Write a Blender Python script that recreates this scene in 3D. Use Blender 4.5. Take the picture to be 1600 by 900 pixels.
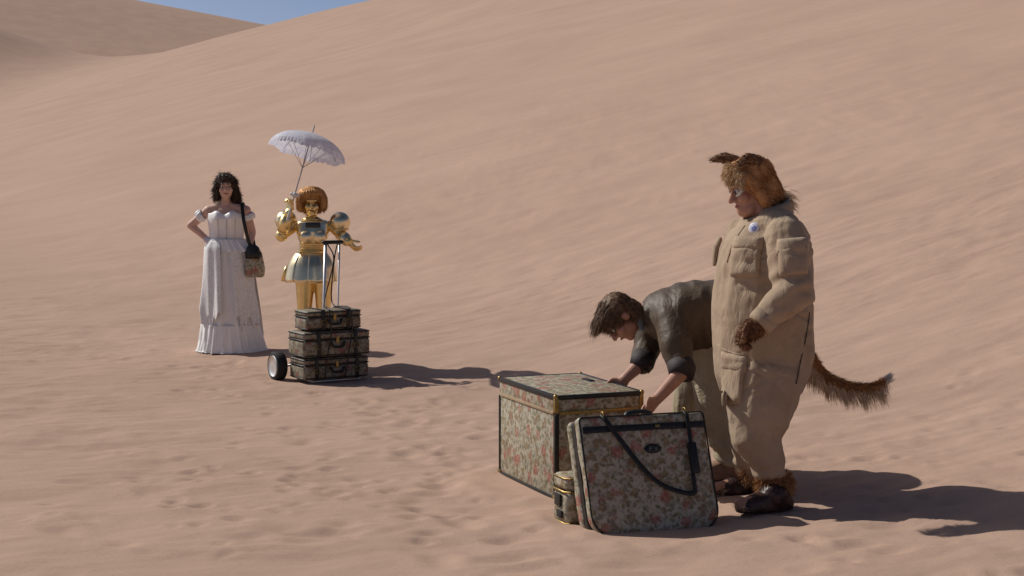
import bpy, bmesh, math, random
import numpy as np
from mathutils import Vector, Matrix
from mathutils.bvhtree import BVHTree
random.seed(7); RNG = np.random.default_rng(11)
for o in list(bpy.data.objects): bpy.data.objects.remove(o)
scene = bpy.context.scene
COL = scene.collection

# ------------------------------------------------------------------ camera
CAM_H, FPX, PITCH = 1.77, 2600.0, math.atan(202/2600.0)
cd = bpy.data.cameras.new('camera'); cam = bpy.data.objects.new('camera', cd); COL.objects.link(cam)
cam.location = (0, 0, CAM_H); cam.rotation_euler = (math.pi/2 - PITCH, 0, 0)
cd.sensor_width = 36; cd.lens = 36*FPX/1600; cd.clip_start = .1; cd.clip_end = 3000
scene.camera = cam
# ------------------------------------------------------------------ light
SUN_EL, SUN_AZ = math.radians(42), math.atan2(-.883, .469)       # azimuth from +Y towards +X
w = bpy.data.worlds.new('World'); scene.world = w; w.use_nodes = True
nt = w.node_tree; nt.nodes.clear()
out = nt.nodes.new('ShaderNodeOutputWorld'); bg = nt.nodes.new('ShaderNodeBackground'); sk = nt.nodes.new('ShaderNodeTexSky')
sk.sky_type = 'NISHITA'; sk.sun_disc = False; sk.sun_elevation = SUN_EL; sk.sun_rotation = SUN_AZ
sk.altitude = 0; sk.air_density = 0.35; sk.dust_density = 1.15; sk.ozone_density = 1.6
bg.inputs['Strength'].default_value = .105
nt.links.new(sk.outputs[0], bg.inputs[0]); nt.links.new(bg.outputs[0], out.inputs[0])
sd = bpy.data.lights.new('sun', 'SUN'); sun = bpy.data.objects.new('sun', sd); COL.objects.link(sun)
sd.energy = 4.0; sd.angle = math.radians(.53); sd.color = (1, .97, .90)
S_DIR = Vector((math.sin(SUN_AZ)*math.cos(SUN_EL), math.cos(SUN_AZ)*math.cos(SUN_EL), math.sin(SUN_EL)))
sun.rotation_euler = S_DIR.to_track_quat('Z', 'Y').to_euler(); sun.location = S_DIR*60
vs = scene.view_settings; vs.view_transform = 'Standard'; vs.look = 'None'; vs.gamma = 1; vs.use_curve_mapping = False
vs.exposure = -0.22
scene.render.resolution_x, scene.render.resolution_y = 1024, 576

# ------------------------------------------------------------------ small maths
def V(*a): return np.array(a, float)
def unit(v): v = np.asarray(v, float); return v/np.linalg.norm(v)
def pix(px, py, y):
    "world point on the ray through a photo pixel, at world depth y"
    c, s = math.cos(PITCH), math.sin(PITCH); a, b = (px-800)/FPX, (450-py)/FPX
    d = V(a, c + b*s, -s + b*c); return V(0, 0, CAM_H) + d*(y/d[1])
def depth(D): return lambda px, py, dy=0.0: pix(px, py, D+dy)
_perm = np.random.default_rng(3).permutation(4096)
def _h(ix, iy, iz): return _perm[(_perm[(_perm[ix & 4095] + iy) & 4095] + iz) & 4095]
def noise(P):
    "gradient noise, P (n,3) -> about -1..1"
    P = np.asarray(P, float); I = np.floor(P).astype(np.int64); f = P-I; u = f*f*f*(f*(f*6-15)+10)
    r = np.zeros(len(P))
    for dx in (0, 1):
        for dy in (0, 1):
            for dz in (0, 1):
                h = _h(I[:, 0]+dx, I[:, 1]+dy, I[:, 2]+dz)
                a = h*(2*math.pi/4096)*7.0; z = ((h*37) & 4095)/2048.0-1; q = np.sqrt(np.maximum(0, 1-z*z))
                g = (q*np.cos(a))*(f[:, 0]-dx) + (q*np.sin(a))*(f[:, 1]-dy) + z*(f[:, 2]-dz)
                wgt = (u[:, 0] if dx else 1-u[:, 0])*(u[:, 1] if dy else 1-u[:, 1])*(u[:, 2] if dz else 1-u[:, 2])
                r += g*wgt
    return r*1.6
def n2(x, y, sx, sy, seed=0.0):
    return noise(np.stack([x*sx, y*sy, np.full_like(x, seed+.37)], 1))
def sstep(a, b, x): t = np.clip((x-a)/(b-a), 0, 1); return t*t*(3-2*t)

# ------------------------------------------------------------------ materials
MATS = {}
def newmat(name):
    m = bpy.data.materials.new(name); m.use_nodes = True; n = m.node_tree
    return m, n, n.nodes['Principled BSDF']
def link(n, a, b): n.links.new(a, b)
def node(n, t, **k):
    x = n.nodes.new(t)
    for a, v in k.items():
        if hasattr(x, a) and a not in x.inputs: setattr(x, a, v)
        else: x.inputs[a].default_value = v
    return x
def ramp(n, fac, stops):
    r = n.nodes.new('ShaderNodeValToRGB'); e = r.color_ramp.elements
    while len(e) < len(stops): e.new(.5)
    for i, (p, c) in enumerate(stops): e[i].position = p; e[i].color = (*c, 1) if len(c) == 3 else c
    link(n, fac, r.inputs[0]); return r
def pmat(name, c1, c2, scale=20, rough=.7, metal=0, bump=.2, bscale=None, stretch=(1, 1, 1), bdist=.004, sheen=0, spec=.4, lo=.35, hi=.65, crease=None):
    if name in MATS: return MATS[name]
    m, n, b = newmat(name)
    tc = node(n, 'ShaderNodeTexCoord'); mp = node(n, 'ShaderNodeMapping'); mp.inputs['Scale'].default_value = stretch
    link(n, tc.outputs['Object'], mp.inputs[0])
    t = node(n, 'ShaderNodeTexNoise', Scale=scale, Detail=6.0, Roughness=.6); link(n, mp.outputs[0], t.inputs['Vector'])
    r = ramp(n, t.outputs[0], [(lo, c1), (hi, c2)]); link(n, r.outputs[0], b.inputs['Base Color'])
    b.inputs['Roughness'].default_value = rough; b.inputs['Metallic'].default_value = metal
    b.inputs['Specular IOR Level'].default_value = spec
    if sheen: b.inputs['Sheen Weight'].default_value = sheen
    if bump:
        t2 = node(n, 'ShaderNodeTexNoise', Scale=bscale or scale*4, Detail=5.0); link(n, mp.outputs[0], t2.inputs['Vector'])
        bp = node(n, 'ShaderNodeBump', Strength=bump, Distance=bdist); link(n, t2.outputs[0], bp.inputs['Height']); link(n, bp.outputs[0], b.inputs['Normal'])
    if crease:
        cs, cd_, cst = crease; mp3 = node(n, 'ShaderNodeMapping'); mp3.inputs['Scale'].default_value = cst; link(n, tc.outputs['Object'], mp3.inputs[0])
        t3 = node(n, 'ShaderNodeTexNoise', Scale=cs, Detail=3.0, Roughness=.55, Distortion=1.2); link(n, mp3.outputs[0], t3.inputs['Vector'])
        sb = node(n, 'ShaderNodeMath', operation='SUBTRACT'); link(n, t3.outputs[0], sb.inputs[0]); sb.inputs[1].default_value = .5
        ab = node(n, 'ShaderNodeMath', operation='ABSOLUTE'); link(n, sb.outputs[0], ab.inputs[0])
        sq = node(n, 'ShaderNodeMath', operation='POWER'); link(n, ab.outputs[0], sq.inputs[0]); sq.inputs[1].default_value = .6
        b3 = node(n, 'ShaderNodeBump', Strength=.9, Distance=cd_); link(n, sq.outputs[0], b3.inputs['Height'])
        if bump: link(n, bp.outputs[0], b3.inputs['Normal'])
        link(n, b3.outputs[0], b.inputs['Normal'])
    MATS[name] = m; return m

def floral(name, dim=1.0, warm=1.0):
    m, n, b = newmat(name)
    tc = node(n, 'ShaderNodeTexCoord')
    wob = node(n, 'ShaderNodeTexNoise', Scale=22.0, Detail=3.0); link(n, tc.outputs['Object'], wob.inputs['Vector'])
    mixv = node(n, 'ShaderNodeMix', data_type='VECTOR'); mixv.inputs[0].default_value = .035
    link(n, tc.outputs['Object'], mixv.inputs[4]); link(n, wob.outputs['Color'], mixv.inputs[5])
    P = mixv.outputs[1]
    base = node(n, 'ShaderNodeTexNoise', Scale=30.0, Detail=5.0, Roughness=.65); link(n, P, base.inputs['Vector'])
    col = ramp(n, base.outputs[0], [(.3, (.21, .20, .135)), (.43, (.35, .33, .245)), (.57, (.46, .43, .345)), (.72, (.34, .335, .285))])
    prev = col.outputs[0]
    def over(scale, thr, c_in, c_out, seed, detail=28.0):
        nonlocal prev
        mp = node(n, 'ShaderNodeMapping'); mp.inputs['Location'].default_value = (seed, seed*.7, seed*1.3); link(n, P, mp.inputs[0])
        vo = node(n, 'ShaderNodeTexVoronoi', Scale=scale, Randomness=1.0); link(n, mp.outputs[0], vo.inputs['Vector'])
        rg = node(n, 'ShaderNodeTexNoise', Scale=detail*1.6, Detail=3.0); link(n, mp.outputs[0], rg.inputs['Vector'])
        ad = node(n, 'ShaderNodeMath', operation='MULTIPLY_ADD'); link(n, rg.outputs[0], ad.inputs[0]); ad.inputs[1].default_value = .55
        link(n, vo.outputs['Distance'], ad.inputs[2])
        rr = ramp(n, ad.outputs[0], [(thr-.07, (.85, .85, .85)), (thr+.10, (0, 0, 0))])
        cr = ramp(n, rg.outputs[0], [(.38, c_in), (.62, c_out)])
        mx = node(n, 'ShaderNodeMix', data_type='RGBA'); link(n, rr.outputs[0], mx.inputs[0]); link(n, prev, mx.inputs[6]); link(n, cr.outputs[0], mx.inputs[7])
        prev = mx.outputs[2]
    over(34, .63, (.10, .10, .045), (.22, .21, .10), 3.1, 40.0)
    over(44, .58, (.17, .17, .15), (.29, .29, .26), 5.9, 50.0)
    over(19, .61, (.17, .115, .055), (.30, .225, .12), 7.7, 44.0)
    over(11.5, .56, (.27, .075, .055), (.42, .21, .16), 1.3, 44.0)
    tint = node(n, 'ShaderNodeMix', data_type='RGBA', blend_type='MULTIPLY'); tint.inputs[0].default_value = 1
    link(n, prev, tint.inputs[6]); tint.inputs[7].default_value = (dim, dim*(.5+.5*warm), dim*warm, 1)
    link(n, tint.outputs[2], b.inputs['Base Color']); b.inputs['Roughness'].default_value = .62
    wv = node(n, 'ShaderNodeTexNoise', Scale=420.0, Detail=2.0); link(n, tc.outputs['Object'], wv.inputs['Vector'])
    bp = node(n, 'ShaderNodeBump', Strength=.25, Distance=.002); link(n, wv.outputs[0], bp.inputs['Height']); link(n, bp.outputs[0], b.inputs['Normal'])
    return m
M_FLOR = floral('floral_tapestry', .97, .88)
M_FLORD = floral('brown_floral_shade_dimmed', .66, .86)  # cart cases: slightly browner fabric, with the shade on their fronts dimmed into the colour
M_BLK = pmat('black_leather', (.008, .008, .007), (.02, .019, .017), 60, .42, 0, .25)
M_BRASS = pmat('brass_trim', (.26, .175, .06), (.42, .30, .12), 60, .46, 1, .12)
M_STEEL = pmat('brushed_steel', (.68, .67, .65), (.8, .79, .77), 90, .48, 1, .05)
M_RUB = pmat('tyre_rubber', (.012, .012, .012), (.03, .028, .026), 70, .8, 0, .3)

# ------------------------------------------------------------------ mesh helpers
class Soup:
    def __init__(s): s.v = []; s.f = []; s.n = 0
    def add(s, v, f):
        v = np.asarray(v, float).reshape(-1, 3); s.v.append(v); s.f += [tuple(i+s.n for i in q) for q in f]; s.n += len(v); return s
    def verts(s): return np.concatenate(s.v)
    def rings(s, R, cap=True, closed=True):
        "R (m,n,3) array of rings -> skin"
        R = np.asarray(R, float); m, n = R.shape[:2]; F = []
        for i in range(m-1):
            for j in range(n if closed else n-1):
                k = (j+1) % n; F.append((i*n+j, i*n+k, (i+1)*n+k, (i+1)*n+j))
        if cap: F.append(tuple(range(n-1, -1, -1))); F.append(tuple((m-1)*n+j for j in range(n)))
        return s.add(R, F)
    def tube(s, pts, r, n=10, cap=True, flat=1.0, upv=None, roundends=False):
        P = np.asarray(pts, float); m = len(P); r = np.full(m, r) if np.isscalar(r) else np.asarray(r, float)
        T = np.gradient(P, axis=0); T /= np.linalg.norm(T, axis=1)[:, None]+1e-12
        if roundends:
            ex0 = [(P[0]-T[0]*r[0]*math.sin(a), r[0]*math.cos(a), T[0]) for a in (1.45, 1.0, .5)]
            ex1 = [(P[-1]+T[-1]*r[-1]*math.sin(a), r[-1]*math.cos(a), T[-1]) for a in (.5, 1.0, 1.45)]
            P = np.array([e[0] for e in ex0]+list(P)+[e[0] for e in ex1]); r = np.array([e[1] for e in ex0]+list(r)+[e[1] for e in ex1])
            T = np.array([e[2] for e in ex0]+list(T)+[e[2] for e in ex1]); m = len(P)
        a = upv if upv is not None else (V(0, 0, 1) if abs(T[0][2]) < .9 else V(1, 0, 0))
        th = np.linspace(0, 2*math.pi, n, endpoint=False); R = []
        for i in range(m):
            a = a - T[i]*np.dot(a, T[i]); a = a/np.linalg.norm(a); b = np.cross(T[i], a)
            R.append(P[i] + r[i]*(np.cos(th)[:, None]*b + flat*np.sin(th)[:, None]*a))
        return s.rings(R, cap)
    def cap(s, p0, p1, r0, r1=None, n=14): return s.tube([p0, p1], [r0, r0 if r1 is None else r1], n, roundends=True)
    def chain(s, pts, rs, n=14):
        for a, b, x, y in zip(pts[:-1], pts[1:], rs[:-1], rs[1:]): s.cap(a, b, x, y, n)
        return s
    def ell(s, c, rad, frame=None, n=18, m=12):
        c = np.asarray(c, float); F = np.eye(3) if frame is None else np.asarray(frame)
        R = []
        for i in range(m+1):
            ph = -math.pi/2 + math.pi*(.02+.96*i/m)
            th = np.linspace(0, 2*math.pi, n, endpoint=False)
            L = np.stack([rad[0]*math.cos(ph)*np.cos(th), rad[1]*math.cos(ph)*np.sin(th), np.full(n, rad[2]*math.sin(ph))], 1)
            R.append(c + L @ F)
        return s.rings(R)
    def loft(s, rings, n=24, p=2.0):
        "rings: (centre, half axis a, half axis b)"
        th = np.linspace(0, 2*math.pi, n, endpoint=False); e = 2/p
        ca = np.sign(np.cos(th))*np.abs(np.cos(th))**e; sa = np.sign(np.sin(th))*np.abs(np.sin(th))**e
        return s.rings([np.asarray(c)+ca[:, None]*np.asarray(a)+sa[:, None]*np.asarray(b) for c, a, b in rings])
    def box(s, c, h, frame=None, bev=0.0, seg=2):
        bm = bmesh.new(); bmesh.ops.create_cube(bm, size=2)
        for v in bm.verts: v.co = Vector((v.co.x*h[0], v.co.y*h[1], v.co.z*h[2]))
        if bev: bmesh.ops.bevel(bm, geom=bm.edges[:], offset=bev, segments=seg, profile=.5, affect='EDGES')
        bm.verts.index_update(); L = np.array([v.co[:] for v in bm.verts]); F = [[v.index for v in f.verts] for f in bm.faces]; bm.free()
        Fm = np.eye(3) if frame is None else np.asarray(frame)
        return s.add(np.asarray(c)+L @ Fm, F)

def thing(name, loc, label, cat, group=None):
    o = bpy.data.objects.new(name, None); COL.objects.link(o); o.location = loc; o.empty_display_size = .1
    o['label'] = label; o['category'] = cat
    if group: o['group'] = group
    return o
def root_of(o):
    while o.parent: o = o.parent
    return o
def rawmesh(name, v, f, smooth=True):
    me = bpy.data.meshes.new(name); me.from_pydata([tuple(x) for x in v], [], [tuple(q) for q in f]); me.update()
    bm = bmesh.new(); bm.from_mesh(me); bmesh.ops.recalc_face_normals(bm, faces=bm.faces[:]); bm.to_mesh(me); bm.free()
    if smooth: me.polygons.foreach_set('use_smooth', [True]*len(me.polygons))
    return me
def place(name, me, mat, parent, label=None):
    o = bpy.data.objects.new(name, me); COL.objects.link(o)
    if mat: me.materials.append(mat)
    if parent: o.parent = parent
    if label: o['label'] = label
    return o
def part(name, S, mat, parent, smooth=True, label=None, sharp=None):
    v = S.verts() - np.array(root_of(parent).location)
    me = rawmesh(name, v, S.f, smooth)
    if sharp: me.set_sharp_from_angle(angle=math.radians(sharp))
    return place(name, me, mat, parent, label)
def mesh_np(me):
    v = np.empty(len(me.vertices)*3); me.vertices.foreach_get('co', v); return v.reshape(-1, 3)
def skin(name, S, mat, parent, voxel=.008, smooth=3, disp=None, label=None):
    "union of the soup as one continuous surface (voxel remesh), smoothed; disp(world pts, normals) -> metres along the normal"
    off = np.array(root_of(parent).location)
    me = rawmesh(name+'_src', S.verts()-off, S.f); tmp = bpy.data.objects.new('tmp', me); COL.objects.link(tmp)
    md = tmp.modifiers.new('r', 'REMESH'); md.mode = 'VOXEL'; md.voxel_size = voxel
    dg = bpy.context.evaluated_depsgraph_get(); dg.update()
    m2 = bpy.data.meshes.new_from_object(tmp.evaluated_get(dg)); bpy.data.objects.remove(tmp); bpy.data.meshes.remove(me)
    v = mesh_np(m2); ne = len(m2.edges); e = np.empty(ne*2, np.int64); m2.edges.foreach_get('vertices', e); e = e.reshape(-1, 2)
    nv = len(v); deg = np.bincount(e.ravel(), minlength=nv).astype(float); deg[deg == 0] = 1
    def lap(v):
        return np.stack([(np.bincount(e[:, 0], v[e[:, 1], k], nv)+np.bincount(e[:, 1], v[e[:, 0], k], nv))/deg for k in range(3)], 1)
    for _ in range(smooth): v = v*.4+lap(v)*.6
    m2.vertices.foreach_set('co', v.ravel()); m2.update()
    if disp is not None:
        nn = np.empty(nv*3); m2.vertex_normals.foreach_get('vector', nn); nn = nn.reshape(-1, 3)
        v = v + nn*disp(v+off, nn)[:, None]; m2.vertices.foreach_set('co', v.ravel()); m2.update()
    m2.polygons.foreach_set('use_smooth', [True]*len(m2.polygons)); m2.name = name; m2.materials.clear()
    return place(name, m2, mat, parent, label)
def world_bvh(o):
    off = Vector(root_of(o).location); me = o.data
    return BVHTree.FromPolygons([v.co+off for v in me.vertices], [tuple(p.vertices) for p in me.polygons])
def patch(name, quad, bvh, y0, thick, mat, parent, nu=12, nv=12, edge=.15, disp=None, label=None, rnd=0):
    "cloth patch lying on a surface: quad = 4 photo pixels (tl,tr,br,bl), dropped along the view onto the bvh"
    off = np.array(root_of(parent).location); q = [V(*c) for c in quad]; top = []; bot = []
    cs, sn = math.cos(PITCH), math.sin(PITCH); last = None
    for j in range(nv+1):
        for i in range(nu+1):
            s, t = i/nu, j/nv
            if rnd:
                X, Y = 2*s-1, 2*t-1; k = math.sqrt(max(1-Y*Y/2, 0)), math.sqrt(max(1-X*X/2, 0)); s, t = (X*k[0]+1)/2, (Y*k[1]+1)/2
            p = (q[0]*(1-s)+q[1]*s)*(1-t)+(q[3]*(1-s)+q[2]*s)*t
            o = pix(p[0], p[1], y0-1.2); d = unit(o-V(0, 0, CAM_H))
            h = bvh.ray_cast(Vector(o), Vector(d))
            if h[0] is None: b = (last if last is not None else (pix(p[0], p[1], y0), -d)); bp, bn = pix(p[0], p[1], b[0][1]), b[1]
            else: bp, bn = np.array(h[0]), np.array(h[1]); bn = bn if np.dot(bn, d) < 0 else -bn; last = (bp, bn)
            s0, t0 = i/nu, j/nv
            e = min(1, min(s0, 1-s0)/edge+.25)*min(1, min(t0, 1-t0)/edge+.25)
            n = unit(bn*.6-d*.4); top.append(bp+n*(thick*e)); bot.append(bp-n*.012)
    top, bot = np.array(top), np.array(bot); n1 = nu+1; N = len(top)
    if disp is not None: top = top + disp(top)[:, None]*(-d)
    F = [(j*n1+i, j*n1+i+1, (j+1)*n1+i+1, (j+1)*n1+i) for j in range(nv) for i in range(nu)]
    F += [tuple(N+k for k in f[::-1]) for f in F[:]]
    B = [i for i in range(n1)] + [(j)*n1+nu for j in range(1, nv+1)] + [nv*n1+i for i in range(nu-1, -1, -1)] + [j*n1 for j in range(nv-1, 0, -1)]
    F += [(B[k], B[(k+1) % len(B)], N+B[(k+1) % len(B)], N+B[k]) for k in range(len(B))]
    return place(name, rawmesh(name, np.concatenate([top, bot])-off, F), mat, parent, label)
def surf_line(pxs, bvh, y0, lift=.003):
    r = []
    for px, py in pxs:
        o = pix(px, py, y0-1.2); d = unit(o-V(0, 0, CAM_H)); h = bvh.ray_cast(Vector(o), Vector(d))
        r.append((np.array(h[0])-d*lift) if h[0] is not None else (pix(px, py, r[-1][1]) if r else pix(px, py, y0)))
    return np.array(r)
def bez(P, k=24):
    "smooth curve through points (Catmull-Rom)"
    P = [np.asarray(p, float) for p in P]; P = [2*P[0]-P[1]]+P+[2*P[-1]-P[-2]]; r = []
    m = len(P)-3; per = max(2, k//m)
    for i in range(m):
        a, b, c, d = P[i:i+4]
        for t in np.linspace(0, 1, per, endpoint=(i == m-1)):
            r.append(.5*((2*b)+(c-a)*t+(2*a-5*b+4*c-d)*t*t+(3*b-a-3*c+d)*t**3))
    return np.array(r)
def sample(o, count, pred=None):
    off = np.array(root_of(o).location); me = o.data; n = len(me.polygons)
    c = np.empty(n*3); me.polygons.foreach_get('center', c); c = c.reshape(-1, 3)+off
    nn = np.empty(n*3); me.polygons.foreach_get('normal', nn); nn = nn.reshape(-1, 3)
    a = np.empty(n); me.polygons.foreach_get('area', a)
    if pred is not None: a = a*pred(c)
    i = RNG.choice(n, count, p=a/a.sum()); return c[i]+RNG.normal(0, .0025, (count, 3)), nn[i]
def strands(name, root, d0, length, width, mat, parent, droop=0.0, curl=0.0, seg=4, ln_var=.35, bend=None, label=None):
    "tapered hair blades, one mesh"
    off = np.array(root_of(parent).location); n = len(root)
    L = length*(1+ln_var*RNG.uniform(-1, 1, n)); d = d0/np.linalg.norm(d0, axis=1)[:, None]
    side = np.cross(d, RNG.normal(0, 1, (n, 3))); side /= np.linalg.norm(side, axis=1)[:, None]+1e-9
    P = root.copy(); rows = []
    for k in range(seg+1):
        wd = width*(1-(k/seg)**1.5*.85); rows.append(P-side*wd/2); rows.append(P+side*wd/2)
        step = (L/seg)[:, None]; d = d+V(0, 0, -droop)/seg
        if bend is not None: d = d+bend/seg
        if curl: d = d+curl*np.cross(d, side)*np.sin(k*2.2+RNG.uniform(0, 6, (n, 1)))
        d = d/np.linalg.norm(d, axis=1)[:, None]; P = P+d*step
    A = np.stack(rows, 1).reshape(-1, 3)-off; m = 2*(seg+1)
    b = np.arange(n)[:, None]*m
    F = np.concatenate([np.stack([b+2*k, b+2*k+1, b+2*k+3, b+2*k+2], 2).reshape(-1, 4) for k in range(seg)])
    me = bpy.data.meshes.new(name); me.from_pydata(A.tolist(), [], F.tolist()); me.update()
    o = place(name, me, mat, parent, label); o['kind'] = 'stuff'; return o

def wrinkle(amp=.006, sc=14, stretch=(1, 1, .55), seed=0.0):
    def f(P, N):
        Q = P*np.array(stretch)*sc+seed; a = noise(Q); b = noise(Q*2.3+9.1)
        warp = noise(Q*.45+4.4)
        return amp*((1-np.abs(a+.5*warp)*2.0)*.8+b*.35)
    return f

# ------------------------------------------------------------------ terrain
PADS = []      # (x, y, r): trodden-flat spots where things stand
RIP = unit(V(.9, .44))
def softplus(u): return np.log1p(np.exp(-np.abs(u)))+np.maximum(u, 0)
def base_h(x, y):
    x = np.asarray(x, float); y = np.asarray(y, float)
    u = .87*x+.485*y-7
    z = .285*softplus(u)
    z = z - .10*np.exp(-(((x+.4)/1.5)**2+((y-12.6)/1.1)**2))
    z = z + .13*np.exp(-((x-3.3)/1.2)**2-((y-7.5)/1.6)**2)
    z = z - 7.0*softplus((y-200)/9)
    z = z + 10.5*np.exp(-((x+62)/13.5)**2-((y-168)/38)**2)
    H = 30.9+np.clip((-72.7-x)*.19, -16, 9); zf = H*np.exp(-((y-300)/85)**2)
    z = np.maximum(z, 0)
    g = sstep(2, 30, u)
    z = z + g*(.35*n2(x, y, .045, .035, 1)+.16*n2(x, y, .13, .09, 2))
    return np.where(y > 205, np.maximum(z, zf), z)
def detail_h(x, y):
    a = x*RIP[0]+y*RIP[1]; b = -x*RIP[1]+y*RIP[0]
    d = np.hypot(x, y); near = 1-sstep(22, 45, d)
    patchy = sstep(-.25, .45, n2(x, y, .35, .35, 9))
    z = near*(.020*n2(x, y, 1.1, 1.6, 3)+.014*n2(x, y, 2.6, 3.6, 4))
    z = z+near*patchy*.008*n2(a, b, 1.6, 6.5, 5)
    z = z+near*.004*n2(a, b, 3.2, 14, 8)+near*(.006*n2(x, y, 6, 8, 11)+.0035*n2(x, y, 13, 15, 12))*sstep(-.3, .4, n2(x, y, .6, .6, 13))
    fl = sstep(10, 40, d)
    z = z+fl*.022*n2(a, b, .25, .7, 6)+fl*.009*n2(a, b, .9, 2.2, 7)+fl*near*.010*n2(x, y, 2.2, 2.6, 14)
    return z
DENT = None
def dents():
    L = []
    def foot(x, y, ang, dep=.035, ln=.15, wd=.065): L.append((x, y, ang, dep, ln, wd))
    R = random.Random(5)
    def cluster(x0, y0, x1, y1, n, sp, dep=.03):
        for i in range(n):
            t = R.random(); foot(x0+(x1-x0)*t+R.gauss(0, sp), y0+(y1-y0)*t+R.gauss(0, sp), R.uniform(-.9, .9)+math.atan2(y1-y0, x1-x0), dep*R.uniform(.15, .5), R.uniform(.07, .15), R.uniform(.04, .08))
    cluster(-1.2, 12.6, .1, 9.3, 46, .38, .035)      # walked track from the cart to the trunk
    cluster(-2.4, 14.4, -1.3, 12.8, 14, .3, .03)
    cluster(.0, 8.6, 2.0, 7.6, 34, .5, .035)
    cluster(-1.0, 8.4, 1.5, 7.2, 40, .6, .035)
    cluster(1.6, 8.4, 3.6, 10.5, 9, .5, .03)
    cluster(-3.0, 9.2, .2, 7.6, 40, .9, .022)
    cluster(.6, 9.6, 1.2, 12.5, 8, .4, .03)
    def scuff(x0, y0, x1, y1, n, sp):
        for i in range(n):
            t = R.random(); foot(x0+(x1-x0)*t+R.gauss(0, sp), y0+(y1-y0)*t+R.gauss(0, sp), R.uniform(-3, 3), R.uniform(.004, .016), R.uniform(.03, .075), R.uniform(.022, .045))
    scuff(-1.3, 12.4, .2, 8.4, 110, .6); scuff(-2.4, 9.5, 2.6, 7.3, 160, .8); scuff(1.0, 8.6, 3.4, 9.6, 50, .6); scuff(-3.2, 14.2, -.8, 12.6, 50, .5)
    for k in range(60):                                # two wheel tracks behind the cart
        for o_ in (0, .55): foot(-1.75-k*.07+R.gauss(0, .006), 13.5+k*.045+o_+R.gauss(0, .006), .57, .010, .06, .035)
    return L
def ground(x, y, fast=True):
    "height of the sand at points"
    x = np.atleast_1d(np.asarray(x, float)); y = np.atleast_1d(np.asarray(y, float))
    z = base_h(x, y)+detail_h(x, y)
    global DENT
    if DENT is None: DENT = dents()
    for (cx, cy, a, dep, ln, wd) in DENT:
        m = np.nonzero((np.abs(x-cx) < .5) & (np.abs(y-cy) < .5))[0]
        if len(m) == 0: continue
        dx, dy = x[m]-cx, y[m]-cy; p = (dx*math.cos(a)+dy*math.sin(a))/ln; q = (-dx*math.sin(a)+dy*math.cos(a))/wd
        r2 = p*p+q*q; sk_ = 1/(1+np.exp(-7*(p+.35))) if (int(cx*1000) % 3) else 1.0
        z[m] += -dep*np.exp(-r2*1.2)*sk_*1.25+.38*dep*np.exp(-((np.sqrt(r2)-1.7)/.5)**2)
    for (cx, cy, r) in PADS:
        t = 1-sstep(r, r+.22, np.hypot(x-cx, y-cy)); z = z*(1-t)+(base_h(np.array([cx]), np.array([cy]))[0])*t
        rr_ = np.hypot(x-cx, y-cy); m = np.nonzero(rr_ < r+.6)[0]
        if len(m): z[m] += .012*np.exp(-((rr_[m]-r-.06)/.09)**2)*(1+n2(x[m], y[m], 9, 9, 21))
    return z
def gz(x, y): return float(ground(x, y)[0])
# places of the things on the ground
def hit(px, py):
    "where the ray through a photo pixel meets the smooth ground"
    y = 9.0
    for _ in range(60):
        p = pix(px, py, y); h = base_h(p[0:1], p[1:2])[0]; d = CAM_H-p[2]; y = y*.5+.5*y*(CAM_H-h)/d
    return pix(px, py, y)[:2]
TR0 = hit(867, 783); TRA = unit(V(-.369, .93)); TRB = unit(V(.93, .369))          # trunk near corner and its two edges
TR_C = TR0+TRA*.40+TRB*.25
BAG0 = hit(928, 839); BAGX = unit(V(.948, .317)); BAGN = V(BAGX[1], -BAGX[0])
BAG_C = BAG0+BAGX*.33-BAGN*.1
CASE_C = hit(885, 822)+TRB*.17+TRA*.09
CART_C = V(-1.46, 13.25); CARTA = math.radians(31)
PADS += [(TR_C[0], TR_C[1], .48), (BAG_C[0], BAG_C[1], .38), (CASE_C[0], CASE_C[1], .2), (CART_C[0], CART_C[1], .5)]

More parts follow.
